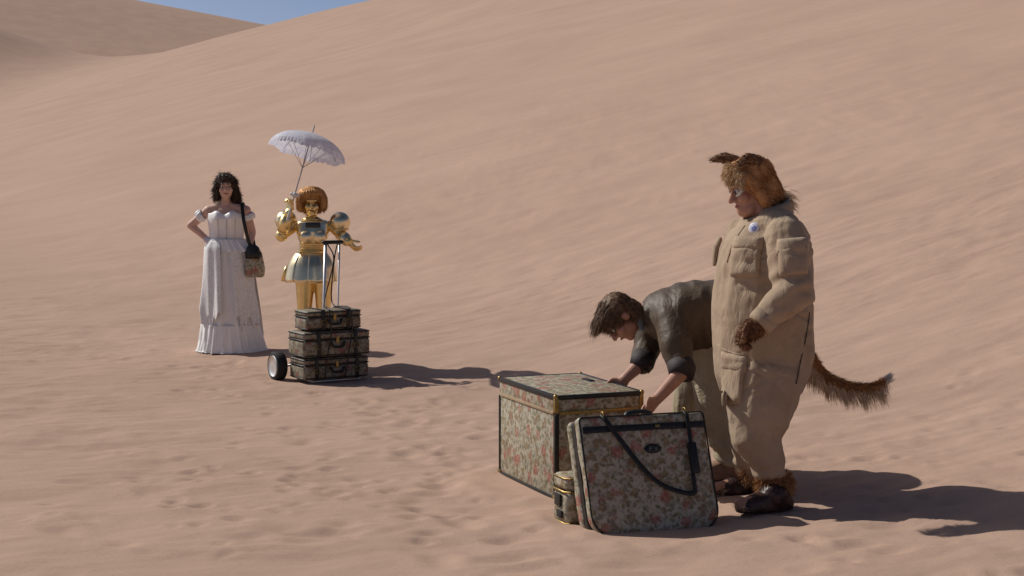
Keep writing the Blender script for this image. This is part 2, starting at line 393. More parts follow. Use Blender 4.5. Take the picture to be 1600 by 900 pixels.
def build_ground():
    def axis(lo, hi, st, g, far_lo, far_hi):
        a = list(np.arange(lo, hi, st)); s = st
        while a[-1] < far_hi: s *= g; a.append(a[-1]+s)
        s = st; b = []
        x = a[0]
        while x > far_lo: s *= g; x -= s; b.append(x)
        return np.array(b[::-1]+a)
    X = axis(-5.5, 5.5, .032, 1.055, -330, 330); Y = axis(5.8, 17, .03, 1.028, -120, 420)
    gx, gy = np.meshgrid(X, Y); z = ground(gx.ravel(), gy.ravel())
    co = np.stack([gx.ravel(), gy.ravel(), z], 1); nx, ny = len(X), len(Y)
    idx = np.arange(nx*ny).reshape(ny, nx)
    F = np.stack([idx[:-1, :-1], idx[:-1, 1:], idx[1:, 1:], idx[1:, :-1]], 2).reshape(-1, 4)
    me = bpy.data.meshes.new('sand_ground'); me.vertices.add(len(co)); me.vertices.foreach_set('co', co.ravel())
    me.loops.add(F.size); me.loops.foreach_set('vertex_index', F.ravel()); me.polygons.add(len(F))
    me.polygons.foreach_set('loop_start', np.arange(len(F))*4); me.polygons.foreach_set('loop_total', np.full(len(F), 4))
    me.update(calc_edges=True); me.polygons.foreach_set('use_smooth', [True]*len(F))
    m, n, b = newmat('desert_sand')
    tc = node(n, 'ShaderNodeTexCoord'); P = tc.outputs['Object']
    big = node(n, 'ShaderNodeTexNoise', Scale=.35, Detail=5.0); link(n, P, big.inputs['Vector'])
    r1 = ramp(n, big.outputs[0], [(.3, (.46, .306, .228)), (.7, (.51, .344, .259))])
    mp = node(n, 'ShaderNodeMapping'); mp.inputs['Rotation'].default_value = (0, 0, -math.atan2(RIP[1], RIP[0])); mp.inputs['Scale'].default_value = (.5, 2.6, 1); link(n, P, mp.inputs[0])
    st = node(n, 'ShaderNodeTexNoise', Scale=1.3, Detail=8.0, Roughness=.62); link(n, mp.outputs[0], st.inputs['Vector'])
    r2 = ramp(n, st.outputs[0], [(.3, (.95, .945, .945)), (.55, (1, 1, 1)), (.75, (1.03, 1.03, 1.02))])
    mx = node(n, 'ShaderNodeMix', data_type='RGBA', blend_type='MULTIPLY'); mx.inputs[0].default_value = 1
    link(n, r1.outputs[0], mx.inputs[6]); link(n, r2.outputs[0], mx.inputs[7])
    gr = node(n, 'ShaderNodeTexNoise', Scale=260.0, Detail=3.0); link(n, P, gr.inputs['Vector'])
    r3 = ramp(n, gr.outputs[0], [(.3, (.86, .86, .86)), (.7, (1.1, 1.1, 1.1))])
    mx2 = node(n, 'ShaderNodeMix', data_type='RGBA', blend_type='MULTIPLY'); mx2.inputs[0].default_value = 1
    link(n, mx.outputs[2], mx2.inputs[6]); link(n, r3.outputs[0], mx2.inputs[7]); link(n, mx2.outputs[2], b.inputs['Base Color'])
    b.inputs['Roughness'].default_value = .95; b.inputs['Specular IOR Level'].default_value = .1
    # fine relief: wind ripples running along the slope, and grain
    mp2 = node(n, 'ShaderNodeMapping'); mp2.inputs['Rotation'].default_value = mp.inputs['Rotation'].default_value; mp2.inputs['Scale'].default_value = (4.5, 12, 1); link(n, P, mp2.inputs[0])
    w1 = node(n, 'ShaderNodeTexNoise', Scale=1.0, Detail=5.0, Roughness=.6); link(n, mp2.outputs[0], w1.inputs['Vector'])
    b1 = node(n, 'ShaderNodeBump', Strength=.26, Distance=.02); link(n, w1.outputs[0], b1.inputs['Height'])
    w2 = node(n, 'ShaderNodeTexNoise', Scale=26.0, Detail=6.0, Roughness=.7); link(n, P, w2.inputs['Vector'])
    b0 = node(n, 'ShaderNodeBump', Strength=.35, Distance=.010); link(n, w2.outputs[0], b0.inputs['Height']); link(n, b1.outputs[0], b0.inputs['Normal'])
    b2 = node(n, 'ShaderNodeBump', Strength=.3, Distance=.006); link(n, gr.outputs[0], b2.inputs['Height']); link(n, b0.outputs[0], b2.inputs['Normal'])
    link(n, b2.outputs[0], b.inputs['Normal'])
    me.materials.append(m); o = bpy.data.objects.new('sand_ground', me); COL.objects.link(o); o['kind'] = 'structure'
    o['label'] = 'pale brown sand valley floor rising into tall wind-rippled dunes'
build_ground()
# ------------------------------------------------------------------ luggage
def frame2(ax, ay):
    "rows: local x, y, z axes in the world, from two ground-plan directions"
    return np.array([[ax[0], ax[1], 0], [ay[0], ay[1], 0], [0, 0, 1.0]])
def build_trunk():
    W, D, H = .50, .80, .55
    z0 = min(gz(*p) for p in (TR0, TR0+TRA*D, TR0+TRB*W, TR_C))-.012
    o = thing('travel_trunk', (TR_C[0], TR_C[1], z0), 'large upright floral trunk with brass-bound lid, black edges and pale flat top', 'trunk')
    F = frame2(TRB, TRA); c = V(TR_C[0], TR_C[1], z0)
    def at(x, y, z): return c+V(x, y, z) @ F
    w, d = W/2, D/2; lz = H-.095
    b = part('body', Soup().box(at(0, 0, lz/2), (w-.006, d-.006, lz/2-.002), F, .006), M_FLOR, o, sharp=30)
    l = part('lid', Soup().box(at(0, 0, lz+.0475), (w-.004, d-.004, .0455), F, .006), M_FLOR, o, sharp=30)
    for sx in (-1, 1):
        for sy in (-1, 1):
            part('corner_edging', Soup().box(at(sx*(w-(.012 if sy < 0 else .008)), sy*(d-(.012 if sy < 0 else .008)), lz/2), (.0125 if sy < 0 else .0085, .0125 if sy < 0 else .0085, lz/2-.004), F, .004), M_BLK if sy < 0 or sx > 0 else M_BLK, b, sharp=30)
            part('corner_cap', Soup().box(at(sx*(w-.013), sy*(d-.013), .016), (.0185, .0185, .018), F, .006), M_BRASS, b, sharp=30)
            part('corner_cap', Soup().ell(at(sx*(w-.006), sy*(d-.006), H-.006), (.013, .013, .013), n=10, m=8), M_BRASS, l)
            if sy < 0: part('corner_cap', Soup().box(at(sx*(w-.010), sy*(d-.010), lz+.045), (.0125, .0125, .040), F, .004), M_BRASS, l, sharp=30)
    for s in (-1, 1):
        part('top_edging', Soup().box(at(0, s*(d-.008), H-.012), (w-.012, .0105, .0125), F, .005), M_BLK, l, sharp=30)
        part('top_edging', Soup().box(at(s*(w-.008), 0, H-.012), (.0105, d-.012, .0130), F, .005), M_BLK, l, sharp=30)
        part('brass_band', Soup().box(at(0, s*(d-.001), lz+.004), (w-.026, .005, .009), F, .003), M_BRASS, b, sharp=30)
        part('seam_band', Soup().box(at(s*(w-.002), 0, lz+.002), (.0035, d-.026, .008), F, .002), pmat('tan_binding', (.30, .21, .12), (.42, .31, .19), 40, .6), b, sharp=30)
        part('base_edging', Soup().box(at(0, s*(d-.006), .012), (w-.03, .010, .014), F, .004), M_BLK, b, sharp=30)
        part('base_edging', Soup().box(at(s*(w-.006), 0, .012), (.010, d-.03, .014), F, .004), M_BLK, b, sharp=30)
    part('recessed_grip', Soup().box(at(w-.09, .10, H+.001), (.016, .055, .004), F, .002), M_BLK, l, sharp=30)
    for y in (-.25, .25):
        part('latch', Soup().box(at(w+.004, y, lz), (.007, .022, .03), F, .003), M_BRASS, b, sharp=30)
    h = part('side_handle', Soup().tube(bez([at(w, -.10, .42), at(w+.035, -.08, .42), at(w+.04, 0, .415), at(w+.035, .08, .42), at(w, .10, .42)], 20), .009, 8), M_BLK, o)
build_trunk()

def build_garment_bag():
    W, H, LEAN = .655, .535, .215
    z0 = min(gz(*(BAG0+BAGX*t-BAGN*.05)) for t in (0, .3, .66))-.012
    o = thing('garment_bag', (BAG_C[0], BAG_C[1], z0), 'floral garment bag with oval black emblem and sagging black strap, leaning before the trunk', 'garment bag')
    X = V(BAGX[0], BAGX[1], 0); N = V(BAGN[0], BAGN[1], 0)
    up = unit(V(0, 0, H)-N*LEAN); Nn = unit(np.cross(X, up)); Nn = Nn if np.dot(Nn, N) > 0 else -Nn
    Lh = math.hypot(H, LEAN); base = V(BAG0[0], BAG0[1], z0)
    def at(x, n, u): return base+X*x+Nn*n+up*u
    def outline(inset, x0, x1, u0, u1, rb, rt, k=7):
        pts = []
        def arc(cx, cu, r, a0, a1):
            for t in np.linspace(a0, a1, k): pts.append((cx+r*math.cos(t), cu+r*math.sin(t)))
        x0 += inset; x1 -= inset; u0 += inset; u1 -= inset; rb = max(rb-inset, .005); rt = max(rt-inset, .005)
        arc(x0+rb, u0+rb, rb, math.pi, 1.5*math.pi); arc(x1-rb, u0+rb, rb, 1.5*math.pi, 2*math.pi)
        arc(x1-rt, u1-rt, rt, 0, .5*math.pi); arc(x0+rt, u1-rt, rt, .5*math.pi, math.pi)
        return pts
    def slab(n_list, x0, x1, u0, u1, rb, rt):
        "n_list: (n, inset) layers back to front; the last gets a gently bulging face"
        R = [[at(p[0], n, p[1]) for p in outline(ins, x0, x1, u0, u1, rb, rt)] for n, ins in n_list]
        return Soup().rings(R)
    pf = wrinkle(.0035, 9, (1, 1, .6), 3.0)
    puff = lambda P, N: pf(P, N)+.004*noise(P*4+2)
    fr = skin('front_panel', slab([(-.062, .012), (-.056, .002), (-.02, 0), (-.006, .006), (.002, .02), (.006, .06), (.008, .14)], 0, W, .0, Lh, .10, .022), M_FLOR, o, .008, 2, puff)
    bk = skin('back_panel', slab([(-.172, .02), (-.162, .004), (-.130, 0), (-.112, .005), (-.106, .02)], -.008, W-.03, .012, Lh+.004, .10, .02), M_FLOR, o, .008, 2, puff)
    part('gusset', slab([(-.118, .022), (-.110, .014), (-.062, .012), (-.05, .022)], -.012, W-.01, .006, Lh-.004, .075, .02), M_BLK, o, sharp=50)
    op = outline(.004, 0, W, 0, Lh, .10, .022); op.append(op[0])
    part('piping', Soup().tube([at(x, -.002, u) for x, u in op], .0042, 8, cap=False), M_BLK, fr)
    op = outline(0, 0, W, 0, Lh, .10, .022); op.append(op[0])
    part('piping', Soup().tube([at(x, -.058, u) for x, u in op], .004, 8, cap=False), M_BLK, fr)
    part('zip_band', Soup().box(at(W/2, .008, Lh-.068), (W/2-.012, .005, .016), np.array([X, Nn, up]), .003), M_BLK, fr, sharp=30)
    part('zip_slider', Soup().box(at(W*.60, .016, Lh-.066), (.012, .004, .006), np.array([X, Nn, up]), .002), M_BRASS, fr, sharp=30)
    # carrying strap: hangs from two top rings, sagging over the front
    Fm = np.array([X, Nn, up])
    A = [at(.125, .0, Lh+.006), at(.135, .020, Lh-.03), at(.19, .028, Lh-.13), at(.29, .028, Lh-.28), at(.37, .027, Lh-.355), at(.46, .027, Lh-.395), at(.525, .027, Lh-.405), at(.535, .027, Lh-.385)]
    st = part('shoulder_strap', Soup().tube(bez(A, 42), [.014]*20+[.012]*(len(bez(A, 42))-20), 8, flat=.35, upv=Nn), M_BLK, o)
    B = [at(.535, .027, Lh-.385), at(.538, .027, Lh-.30), at(.55, .026, Lh-.16), at(.552, .022, Lh-.03), at(.552, 0, Lh+.006)]
    part('shoulder_strap', Soup().tube(bez(B, 24), .011, 8, flat=.35, upv=Nn), M_BLK, o)
    part('strap_buckle', Soup().box(at(.549, .033, Lh-.235), (.022, .012, .075), Fm, .006), M_BLK, st, sharp=30)
    for x in (.125, .552):
        part('strap_ring', Soup().tube([at(x, -.004+.02*math.cos(t), Lh+.004+.016*math.sin(t)) for t in np.linspace(0, 6.283, 14)], .0035, 6, cap=False), M_BRASS, o)
    part('handle', Soup().tube(bez([at(.27, -.07, Lh-.002), at(.285, -.07, Lh+.022), at(.34, -.07, Lh+.028), at(.395, -.07, Lh+.022), at(.41, -.07, Lh-.002)], 20), .0135, 8, flat=.7), M_BLK, o)
    # oval emblem with the two raised letters
    em = part('emblem', Soup().rings([[at(.355+a*math.cos(t), n, Lh-.175+b*math.sin(t)) for t in np.linspace(0, 2*math.pi, 28, endpoint=False)] for n, a, b in ((.004, .044, .023), (.013, .044, .023), (.016, .040, .019))]), pmat('emblem_black', (.006, .008, .007), (.012, .014, .012), 40, .35), fr)
    M_LET = pmat('emblem_letters', (.10, .12, .10), (.16, .18, .15), 60, .5)
    def letter(strokes, cx):
        s = Soup()
        for pts in strokes: s.tube([at(.355+cx+x, .017, Lh-.175+y) for x, y in pts], .0021, 6)
        part('letter', s, M_LET, em)
    letter([[(-.009, -.010), (-.009, .011)], [(-.009, .011), (.002, .010), (.006, .006), (.002, .001), (-.009, 0)]], -.010)
    letter([[(-.008, .011), (0, -.010)], [(0, -.010), (.009, .011)]], .014)
build_garment_bag()

def suitcase(name, c, F, h, label, cat, straps=(-.5, .5), latch=True, trim=M_BLK, group=None, rb=.02, handle=True, fab=M_FLOR):
    "lying case: c = base centre, F rows = long axis, depth axis (towards the back), up; h = half sizes"
    o = thing(name, tuple(c), label, cat, group)
    def at(x, y, z): return np.asarray(c)+V(x, y, z) @ F
    w, d, H = h[0], h[1], 2*h[2]
    b = part('body', Soup().box(at(0, 0, H*.34), (w, d, H*.34), F, rb, 4), fab, o, sharp=50)
    l = part('lid', Soup().box(at(0, 0, H*.84), (w-.002, d-.002, H*.16-.001), F, min(rb*.8, H*.14), 4), fab, o, sharp=50)
    z = H*.68
    ks = rb*.7; sl = [(-w+ks, -d), (w-ks, -d), (w, -d+ks), (w, d-ks), (w-ks, d), (-w+ks, d), (-w, d-ks), (-w, -d+ks), (-w+ks, -d)]
    part('seam', Soup().tube([at(x, y, z) for x, y in sl], .006, 7, cap=False), trim, b)
    part('base_trim', Soup().box(at(0, 0, .012), (w-rb*.6, d-rb*.6, .010), F, .006), trim, b, sharp=40)
    for zz in (.014, H-.012):
        k = rb*.7
        loop = [(-w+k, -d), (w-k, -d), (w, -d+k), (w, d-k), (w-k, d), (-w+k, d), (-w, d-k), (-w, -d+k), (-w+k, -d)]
        part('piping', Soup().tube([at(x, y, zz) for x, y in loop], .0042, 7, cap=False), trim, b if zz < .1 else l)
    for t in straps:
        s = part('strap', Soup().box(at(t*w, -d-.004, H*.5), (.015, .004, H*.5-.004), F, .002).box(at(t*w, 0, H+.002), (.015, d+.006, .004), F, .002), M_BLK, o, sharp=30)
        bx, bz = t*w, H*.42
        part('buckle', Soup().tube([at(bx+x, -d-.011, bz+y) for x, y in ((-.02, -.016), (.02, -.016), (.02, .016), (-.02, .016), (-.02, -.016))], .0042, 6), M_BRASS, s)
    if latch:
        part('latch', Soup().box(at(0, -d-.005, z), (.013, .006, .028), F, .003), M_BRASS, b, sharp=30)
    if handle:
        part('handle', Soup().tube(bez([at(-.06, -d, z-.025), at(-.055, -d-.018, z-.03), at(-.04, -d-.022, z-.055), at(0, -d-.022, z-.060), at(.04, -d-.022, z-.055), at(.055, -d-.018, z-.03), at(.06, -d, z-.025)], 28), .009, 8), M_BLK, o)
    return o, at
# small case between trunk and garment bag
def build_beauty_case():
    z0 = min(gz(*(CASE_C+TRB*a+TRA*b)) for a in (-.15, 0, .15) for b in (-.08, .08))-.01
    F = frame2(TRB, TRA)
    o, at = suitcase('beauty_case', V(CASE_C[0], CASE_C[1], z0), F, (.17, .09, .122), 'small pale floral case with brass rims wedged between trunk and garment bag', 'case', straps=(), latch=False, trim=M_BRASS, rb=.035, handle=False)
    part('latch', Soup().box(at(-.176, 0, .12), (.006, .035, .03), F, .004), M_BLK, o, sharp=30)
    part('latch', Soup().box(at(-.176, -.02, .055), (.006, .03, .018), F, .004), M_BLK, o, sharp=30)
build_beauty_case()

CX = V(math.cos(CARTA), math.sin(CARTA)); CY = V(-math.sin(CARTA), math.cos(CARTA))       # cart: along its width, and towards its back
CF = frame2(CX, CY); CZ = min(gz(*(CART_C+CX*a+CY*b)) for a in (-.3, 0, .3) for b in (-.2, .2))-.008
def cart_at(x, y, z): return V(CART_C[0], CART_C[1], CZ)+V(x, y, z) @ CF
cases = []
zc = .035
for (w, d, h, x, y, lab, st, nm) in (
        (.285, .145, .086, -.005, 0, 'wide shade-dimmed floral suitcase with brown seam, lowest of three on the cart', (-.62, .62), 'suitcase'),
        (.292, .155, .100, .0, .01, 'floral suitcase with two black straps, in the middle of the cart stack', (-.55, .55), 'suitcase'),
        (.240, .125, .078, -.005, .02, 'smallest floral suitcase with black straps, on top of the cart stack', (-.4, .5), 'suitcase')):
    suitcase(nm, cart_at(x, y, zc), CF, (w, d, h), lab, 'suitcase', straps=st, group='suitcases stacked on the cart', fab=M_FLORD, rb=.028); zc += 2*h+.008
TOPZ = zc
def build_cart():
    o = thing('luggage_cart', tuple(cart_at(0, .2, 0)), 'folding wheeled luggage cart with silver rods and black crossbar handle carrying stacked suitcases', 'luggage cart')
    s = Soup()
    for x in (-.20, .20): s.tube([cart_at(x, -.13, .022), cart_at(x, .21, .022), cart_at(x, .23, .06)], .010, 8)
    for y in (-.12, .02, .16): s.tube([cart_at(-.21, y, .022), cart_at(.21, y, .022)], .009, 8)
    part('base_frame', s, M_STEEL, o)
    part('axle', Soup().tube([cart_at(-.36, .25, .115), cart_at(.30, .25, .115)], .010, 8), M_STEEL, o)
    top = 1.10
    def rod(x0, x1, r, sh=.075): part('handle_rod', Soup().tube([cart_at(x0+sh, .22, .05), cart_at((x0+x1)/2+sh, .235, .55), cart_at(x1+sh, .25, top)], r, 10), M_STEEL, o)
    rod(-.045, .012, .013); rod(.085, .135, .008)
    part('handle_bar', Soup().tube([cart_at(.07, .25, top), cart_at(.23, .25, top)], .016, 10, roundends=True), M_BLK, o)
    for s_ in (-1, 1):
        wx = -.345 if s_ < 0 else .285
        wc = cart_at(wx, .25, .118); ax = V(CX[0], CX[1], 0); e1 = V(CY[0], CY[1], 0); e2 = V(0, 0, 1)
        wh = part('wheel', Soup().rings([[wc+ax*a+(e1*math.cos(t)+e2*math.sin(t))*r for t in np.linspace(0, 2*math.pi, 28, endpoint=False)]
              for a, r in ((-.038, .085), (-.045, .102), (-.036, .114), (.036, .114), (.045, .102), (.038, .085))]), M_RUB, o)
        part('rim', Soup().rings([[wc+ax*a+(e1*math.cos(t)+e2*math.sin(t))*r for t in np.linspace(0, 2*math.pi, 24, endpoint=False)]
              for a, r in ((-.044, .03), (-.040, .082), (-.047, .086), (.047, .086), (.040, .082), (.044, .03))]), M_STEEL, wh)
    # elastic cords: from the crossbar down over the cases
    for x0, xm, xe in ((.105, .15, -.06), (.19, .155, .12)):
        P = [cart_at(x0, .25, top-.015), cart_at(xm, .235, top-.15), cart_at(xe*.4+.05, .16, TOPZ+.03), cart_at(xe, -.12, TOPZ+.006), cart_at(xe, -.165, TOPZ-.18), cart_at(xe-.04, -.175, TOPZ-.36), cart_at(xe-.06, -.165, .05)]
        part('elastic_cord', Soup().tube(bez(P, 48), .0055, 7), M_BLK, o)
build_cart()

# ------------------------------------------------------------------ figures: shared anatomy
M_SKIN = pmat('skin', (.40, .20, .135), (.48, .26, .18), 25, .5, 0, .1, spec=.35)
M_LIP = pmat('lips', (.30, .07, .06), (.36, .09, .08), 60, .4, 0, 0)
M_EYE = pmat('eye_dark', (.015, .01, .008), (.03, .02, .015), 60, .15, 0, 0)
M_EYEW = pmat('eye_white', (.62, .60, .56), (.7, .68, .64), 60, .3, 0, 0)
def hframe(fwd, up=(0, 0, 1)):
    f = unit(fwd); r = unit(np.cross(f, up)); return r, f, np.cross(r, f)
def head(S, c, fwd, up=(0, 0, 1), k=1.0, ears=True, nose=1.0):
    r, f, u = hframe(fwd, up)
    def q(x, y, z): return np.asarray(c)+(r*x+f*y+u*z)*k
    F = np.array([r, f, u]); e = lambda p, rad: S.ell(q(*p), [a*k for a in rad], F)
    e((0, -.015, .028), (.076, .096, .088)); e((0, .022, -.045), (.060, .070, .072)); e((0, .058, -.098), (.028, .026, .024))
    S.cap(q(0, .090, .012), q(0, .112*nose+.0*k, -.028), .008*k, .0145*k); e((.012, .098, -.032), (.009, .009, .008)); e((-.012, .098, -.032), (.009, .009, .008))
    S.cap(q(-.038, .078, .032), q(.038, .078, .032), .014*k)
    for s in (-1, 1):
        e((s*.040, .060, -.030), (.026, .026, .030))
        if ears: e((s*.078, -.012, -.008), (.010, .022, .032))
    S.cap(q(-.018, .084, -.062), q(.018, .084, -.062), .0095*k)
    return q
def face_parts(q, o, k=1.0, brow=None, lip=M_LIP, eye_w=True):
    for s in (-1, 1):
        if eye_w: part('eye', Soup().ell(q(s*.032, .0795, .008), (.0125*k,)*3, n=12, m=8), M_EYEW, o)
        ey = o.children[-1] if eye_w else o
        part('iris' if eye_w else 'eye', Soup().ell(q(s*.032, .0875, .007), (.0085*k,)*3, n=10, m=8), M_EYE, o)
        if brow: part('eyebrow', Soup().tube([q(s*.014, .094, .030), q(s*.034, .091, .036), q(s*.052, .078, .030)], [.005*k, .005*k, .003*k], 7), brow, o)
    part('mouth', Soup().tube([q(-.024, .086, -.062), q(0, .0965, -.060), q(.024, .086, -.062)], [.003*k, .0065*k, .003*k], 8, roundends=True), lip, o)
def rot(v, axis, a):
    axis = unit(axis); return v*math.cos(a)+np.cross(axis, v)*math.sin(a)+axis*np.dot(axis, v)*(1-math.cos(a))
def hand(S, wrist, d, side, curl=.5, k=1.0, rm=1.0, spread=.05):
    "d: towards the fingers; side: towards the thumb; fingers curl towards n = palm normal given by cross"
    d = unit(d); side = unit(side-np.dot(side, d)*d); n = np.cross(side, d); w0 = np.asarray(wrist)
    offs = (.031, .0105, -.0105, -.030); lens = (.068, .078, .072, .056)
    for o_, ln in zip(offs, lens):
        kn = w0+d*(.088 if o_ > -.02 else .080)*k+side*o_*k
        S.cap(w0+side*o_*.55*k+d*.008*k, kn, .0165*k*rm, .0115*k*rm, 10)
        fd = unit(d+side*o_*spread*20); p = kn; ax = np.cross(fd, n); r = .0092*k*rm
        for j, (fr, cu) in enumerate(((.45, .55), (.32, 1.0), (.23, .8))):
            fd = rot(fd, ax, curl*cu); p2 = p+fd*ln*fr*k; S.cap(p, p2, r, r*.92, 10); p = p2; r *= .92
    t0 = w0+d*.022*k+side*.022*k; t1 = t0+(d*.45+side*.75+n*.25)*.042*k; t2 = t1+(d*.95+side*.15+n*.35*(1+curl))*.034*k; t3 = t2+(d*.9-side*.1+n*.5*(1+curl))*.026*k
    S.chain([t0, t1, t2, t3], [.015*k*rm, .012*k*rm, .0105*k*rm, .009*k*rm], 10)
# ------------------------------------------------------------------ big man in coveralls, furry hood and tail
M_KHAKI = pmat('tan_cotton', (.345, .245, .158), (.41, .30, .20), 9, .85, 0, .35, 160, sheen=.1, crease=(5.5, .009, (1, 1, .5)))
M_FUR = pmat('ginger_fur', (.31, .13, .042), (.52, .275, .11), 16, .7, 0, 0)
M_FURD = pmat('brown_fur', (.10, .038, .014), (.20, .085, .03), 40, .7, 0, 0)
M_FURL = pmat('blond_fur', (.48, .31, .16), (.62, .45, .27), 40, .75, 0, 0)
def build_big_man():
    D = 8.28; W = depth(D); s = FPX/D
    gx = pix(1190, 780, D)
    o = thing('person', (gx[0], D, gz(gx[0], D)), 'heavyset person in tan coveralls with ginger fur hood, dog-like ears and tail', 'person')
    fw = unit(V(-.93, -.36, 0)); lf = V(-fw[1], fw[0], 0)
    lf = lf if lf[1] < 0 else -lf                       # his left side faces the camera
    hf = unit(V(-.95, -.20, -.34))
    hc = W(1174, 292, 0); K = 1.10
    shN, elN, wrN = W(1228, 372, -.23), W(1240, 458, -.33), W(1186, 507, -.37)
    shF, elF, wrF = W(1162, 372, .22), W(1178, 465, .34), W(1158, 530, .36)
    fN = hit(1206, 801); fN = V(fN[0], fN[1], gz(*fN)); fF = hit(1170, 769); fF = V(fF[0], fF[1], gz(*fF))
    hdN = unit(V(-.70, -.05, -.62)); hdF = unit(V(-.3, -.1, -.9))
    def limbs(S, m=1.0):
        S.chain([shN, elN, wrN], [.075*m, .06*m, .042*m]); S.chain([shF, elF, wrF], [.075*m, .06*m, .042*m])
    # body
    B = Soup(); q = head(B, hc, hf, k=K, ears=False)
    B.cap(q(0, -.02, -.06), W(1205, 345, 0), .075, .085); B.ell(q(0, .045, -.085), (.065, .06, .05), np.array(hframe(hf)))
    B.loft([(W(1200, 350, 0), fw*.10, lf*.16), (W(1196, 400, 0), fw*.19, lf*.22), (W(1192, 480, 0), fw*.21, lf*.23), (W(1192, 560, 0), fw*.19, lf*.22), (W(1192, 590, 0), fw*.14, lf*.2)])
    limbs(B)
    hand(B, wrN, hdN, V(-.6, -.5, .5), .9, 1.05); hand(B, wrF, hdF, V(-.8, .4, .2), .6, 1.05)
    for hx, kn, an, ft in (((1200, 580, -.13), (1188, 670, -.18), (1206, 760, -.2), fN), ((1185, 580, .12), (1178, 665, .17), (1172, 742, .2), fF)):
        B.chain([W(*hx), W(*kn), W(*an)], [.12, .075, .05]); a = W(*an); B.cap(a, ft+V(.02, 0, .055), .05, .05); B.cap(ft+V(.03, 0, .05), ft+fw*.17+V(0, 0, .04), .045, .035)
    body = skin('body', B, M_SKIN, o, .0065, 2)
    face_parts(q, body, K, brow=M_FURL)
    part('nose_tip', Soup().ell(q(0, .106, -.026), (.016, .014, .013)), pmat('dark_nose', (.05, .02, .016), (.08, .035, .028), 50, .5, 0, 0), body)
    # white patch round the eye
    for sx in (-1, 1):
        part('eye_patch', Soup().tube([q(sx*x, y, z) for x, y, z in ((.030, .086, -.012), (.044, .080, -.008), (.054, .068, .004), (.053, .066, .020), (.046, .074, .029))], [.008, .012, .013, .011, .006], 8, flat=.5, roundends=True), pmat('white_makeup', (.62, .64, .58), (.72, .72, .66), 50, .6, 0, 0), body)
    # coveralls
    C = Soup()
    def ring(px, py, hw, hd): return (W(px, py, 0), fw*(hw/s), lf*hd)
    C.loft([ring(1204, 336, 30, .10), ring(1204, 348, 46, .16), ring(1199, 372, 62, .225), ring(1194, 415, 70, .25), ring(1191, 480, 74, .26), ring(1191, 540, 74, .255), ring(1191, 585, 68, .24), ring(1190, 612, 56, .22)], 28, 2.3)
    C.ell(W(1214, 350, -.12), (.11, .10, .07)); C.ell(W(1195, 352, .12), (.11, .10, .07))
    C.ell(W(1240, 545, 0), (.10, .19, .14))
    C.chain([shN+V(0, .02, 0), elN, W(1197, 496, -.365)], [.105, .098, .062]); C.chain([shF, elF, W(1162, 520, .35)], [.105, .095, .062])
    C.ell(W(1236, 398, -.27), (.105, .085, .11))
    C.chain([W(1194, 590, -.10), W(1188, 640, -.15), W(1181, 680, -.18), W(1197, 718, -.20), W(1203, 738, -.20)], [.195, .165, .125, .093, .078])
    C.chain([W(1188, 590, .10), W(1184, 640, .15), W(1176, 685, .18), W(1173, 720, .19), W(1174, 742, .20)], [.185, .155, .115, .09, .075])
    fold = wrinkle(.006, 6, (1, 1, .32), 2.0); fine = wrinkle(.0025, 19, (1, 1, .6), 7.0)
    def disp(P, N):
        z = P[:, 2]; hem = np.exp(-((z-.22)/.07)**2)*.005*np.sin(z*95+noise(P*6)*3)
        el = np.exp(-(np.linalg.norm(P-elN, axis=1)/.16)**2)*.010*np.sin(P @ unit(V(-.45, 0, .9))*75+noise(P*8)*2.5)
        th = np.arctan2(P[:, 1]-D, P[:, 0]-gx[0]); wv = noise(P*np.array((5, 5, 2.2))+3)
        drape = .008*np.sin(th*11+wv*4+z*5)*sstep(-.2, .5, noise(P*np.array((4, 4, 1.5))+8))*(1-sstep(1.15, 1.35, z))
        sag = -.013*np.maximum(0, 1-np.abs(noise(P*np.array((5, 5, 7))+z[:, None]*3+1))*6)*sstep(-.1, .5, noise(P*3+6))
        return fold(P, N)+fine(P, N)+hem+el+drape+sag
    cov = skin('coveralls', C, M_KHAKI, o, .0085, 3, disp); bvh = world_bvh(cov)
    # collar
    cl = []
    for t in np.linspace(0, 2*math.pi, 32, endpoint=False):
        dv = fw*math.cos(t)+lf*math.sin(t); low = .035 if math.cos(t) > .75 else 0
        cl.append((W(1200, 333, 0)+dv*(.098+.012*math.cos(t))+V(0, 0, -.03*math.cos(t)-low)))
    cl = np.array(cl); rr = [cl*1.0, cl+V(0, 0, .03)+(cl-cl.mean(0))*.06, cl+V(0, 0, .045)+(cl-cl.mean(0))*.12, cl+V(0, 0, .02)+(cl-cl.mean(0))*.28, cl+V(0, 0, -.03)+(cl-cl.mean(0))*.42]
    rr = np.array(rr+[rr[4]-V(0, 0, .006), rr[3]-V(0, 0, .010), rr[0]-V(0, 0, .01)])
    part('collar', Soup().rings(rr, cap=False), M_KHAKI, cov)
    pd = lambda P: .009*noise(P*np.array((26, 26, 14)))
    patch('chest_pocket', [(1144, 386), (1190, 383), (1186, 434), (1141, 432)], bvh, D, .020, M_KHAKI, cov, disp=pd, edge=.05)
    patch('pocket_flap', [(1148, 369), (1194, 370), (1192, 392), (1143, 390)], bvh, D, .022, M_KHAKI, cov, nv=6, disp=lambda P: .004*noise(P*22))
    patch('thigh_pocket', [(1128, 560), (1166, 566), (1158, 630), (1128, 634)], bvh, D, .020, M_KHAKI, cov, disp=pd, edge=.05)
    patch('pocket_flap', [(1127, 549), (1169, 558), (1166, 583), (1127, 578)], bvh, D, .026, M_KHAKI, cov, nv=6, disp=lambda P: .004*noise(P*22))
    patch('sleeve_pocket', [(1216, 388), (1262, 382), (1262, 428), (1218, 432)], bvh, D, .020, M_KHAKI, cov, disp=pd, edge=.05)
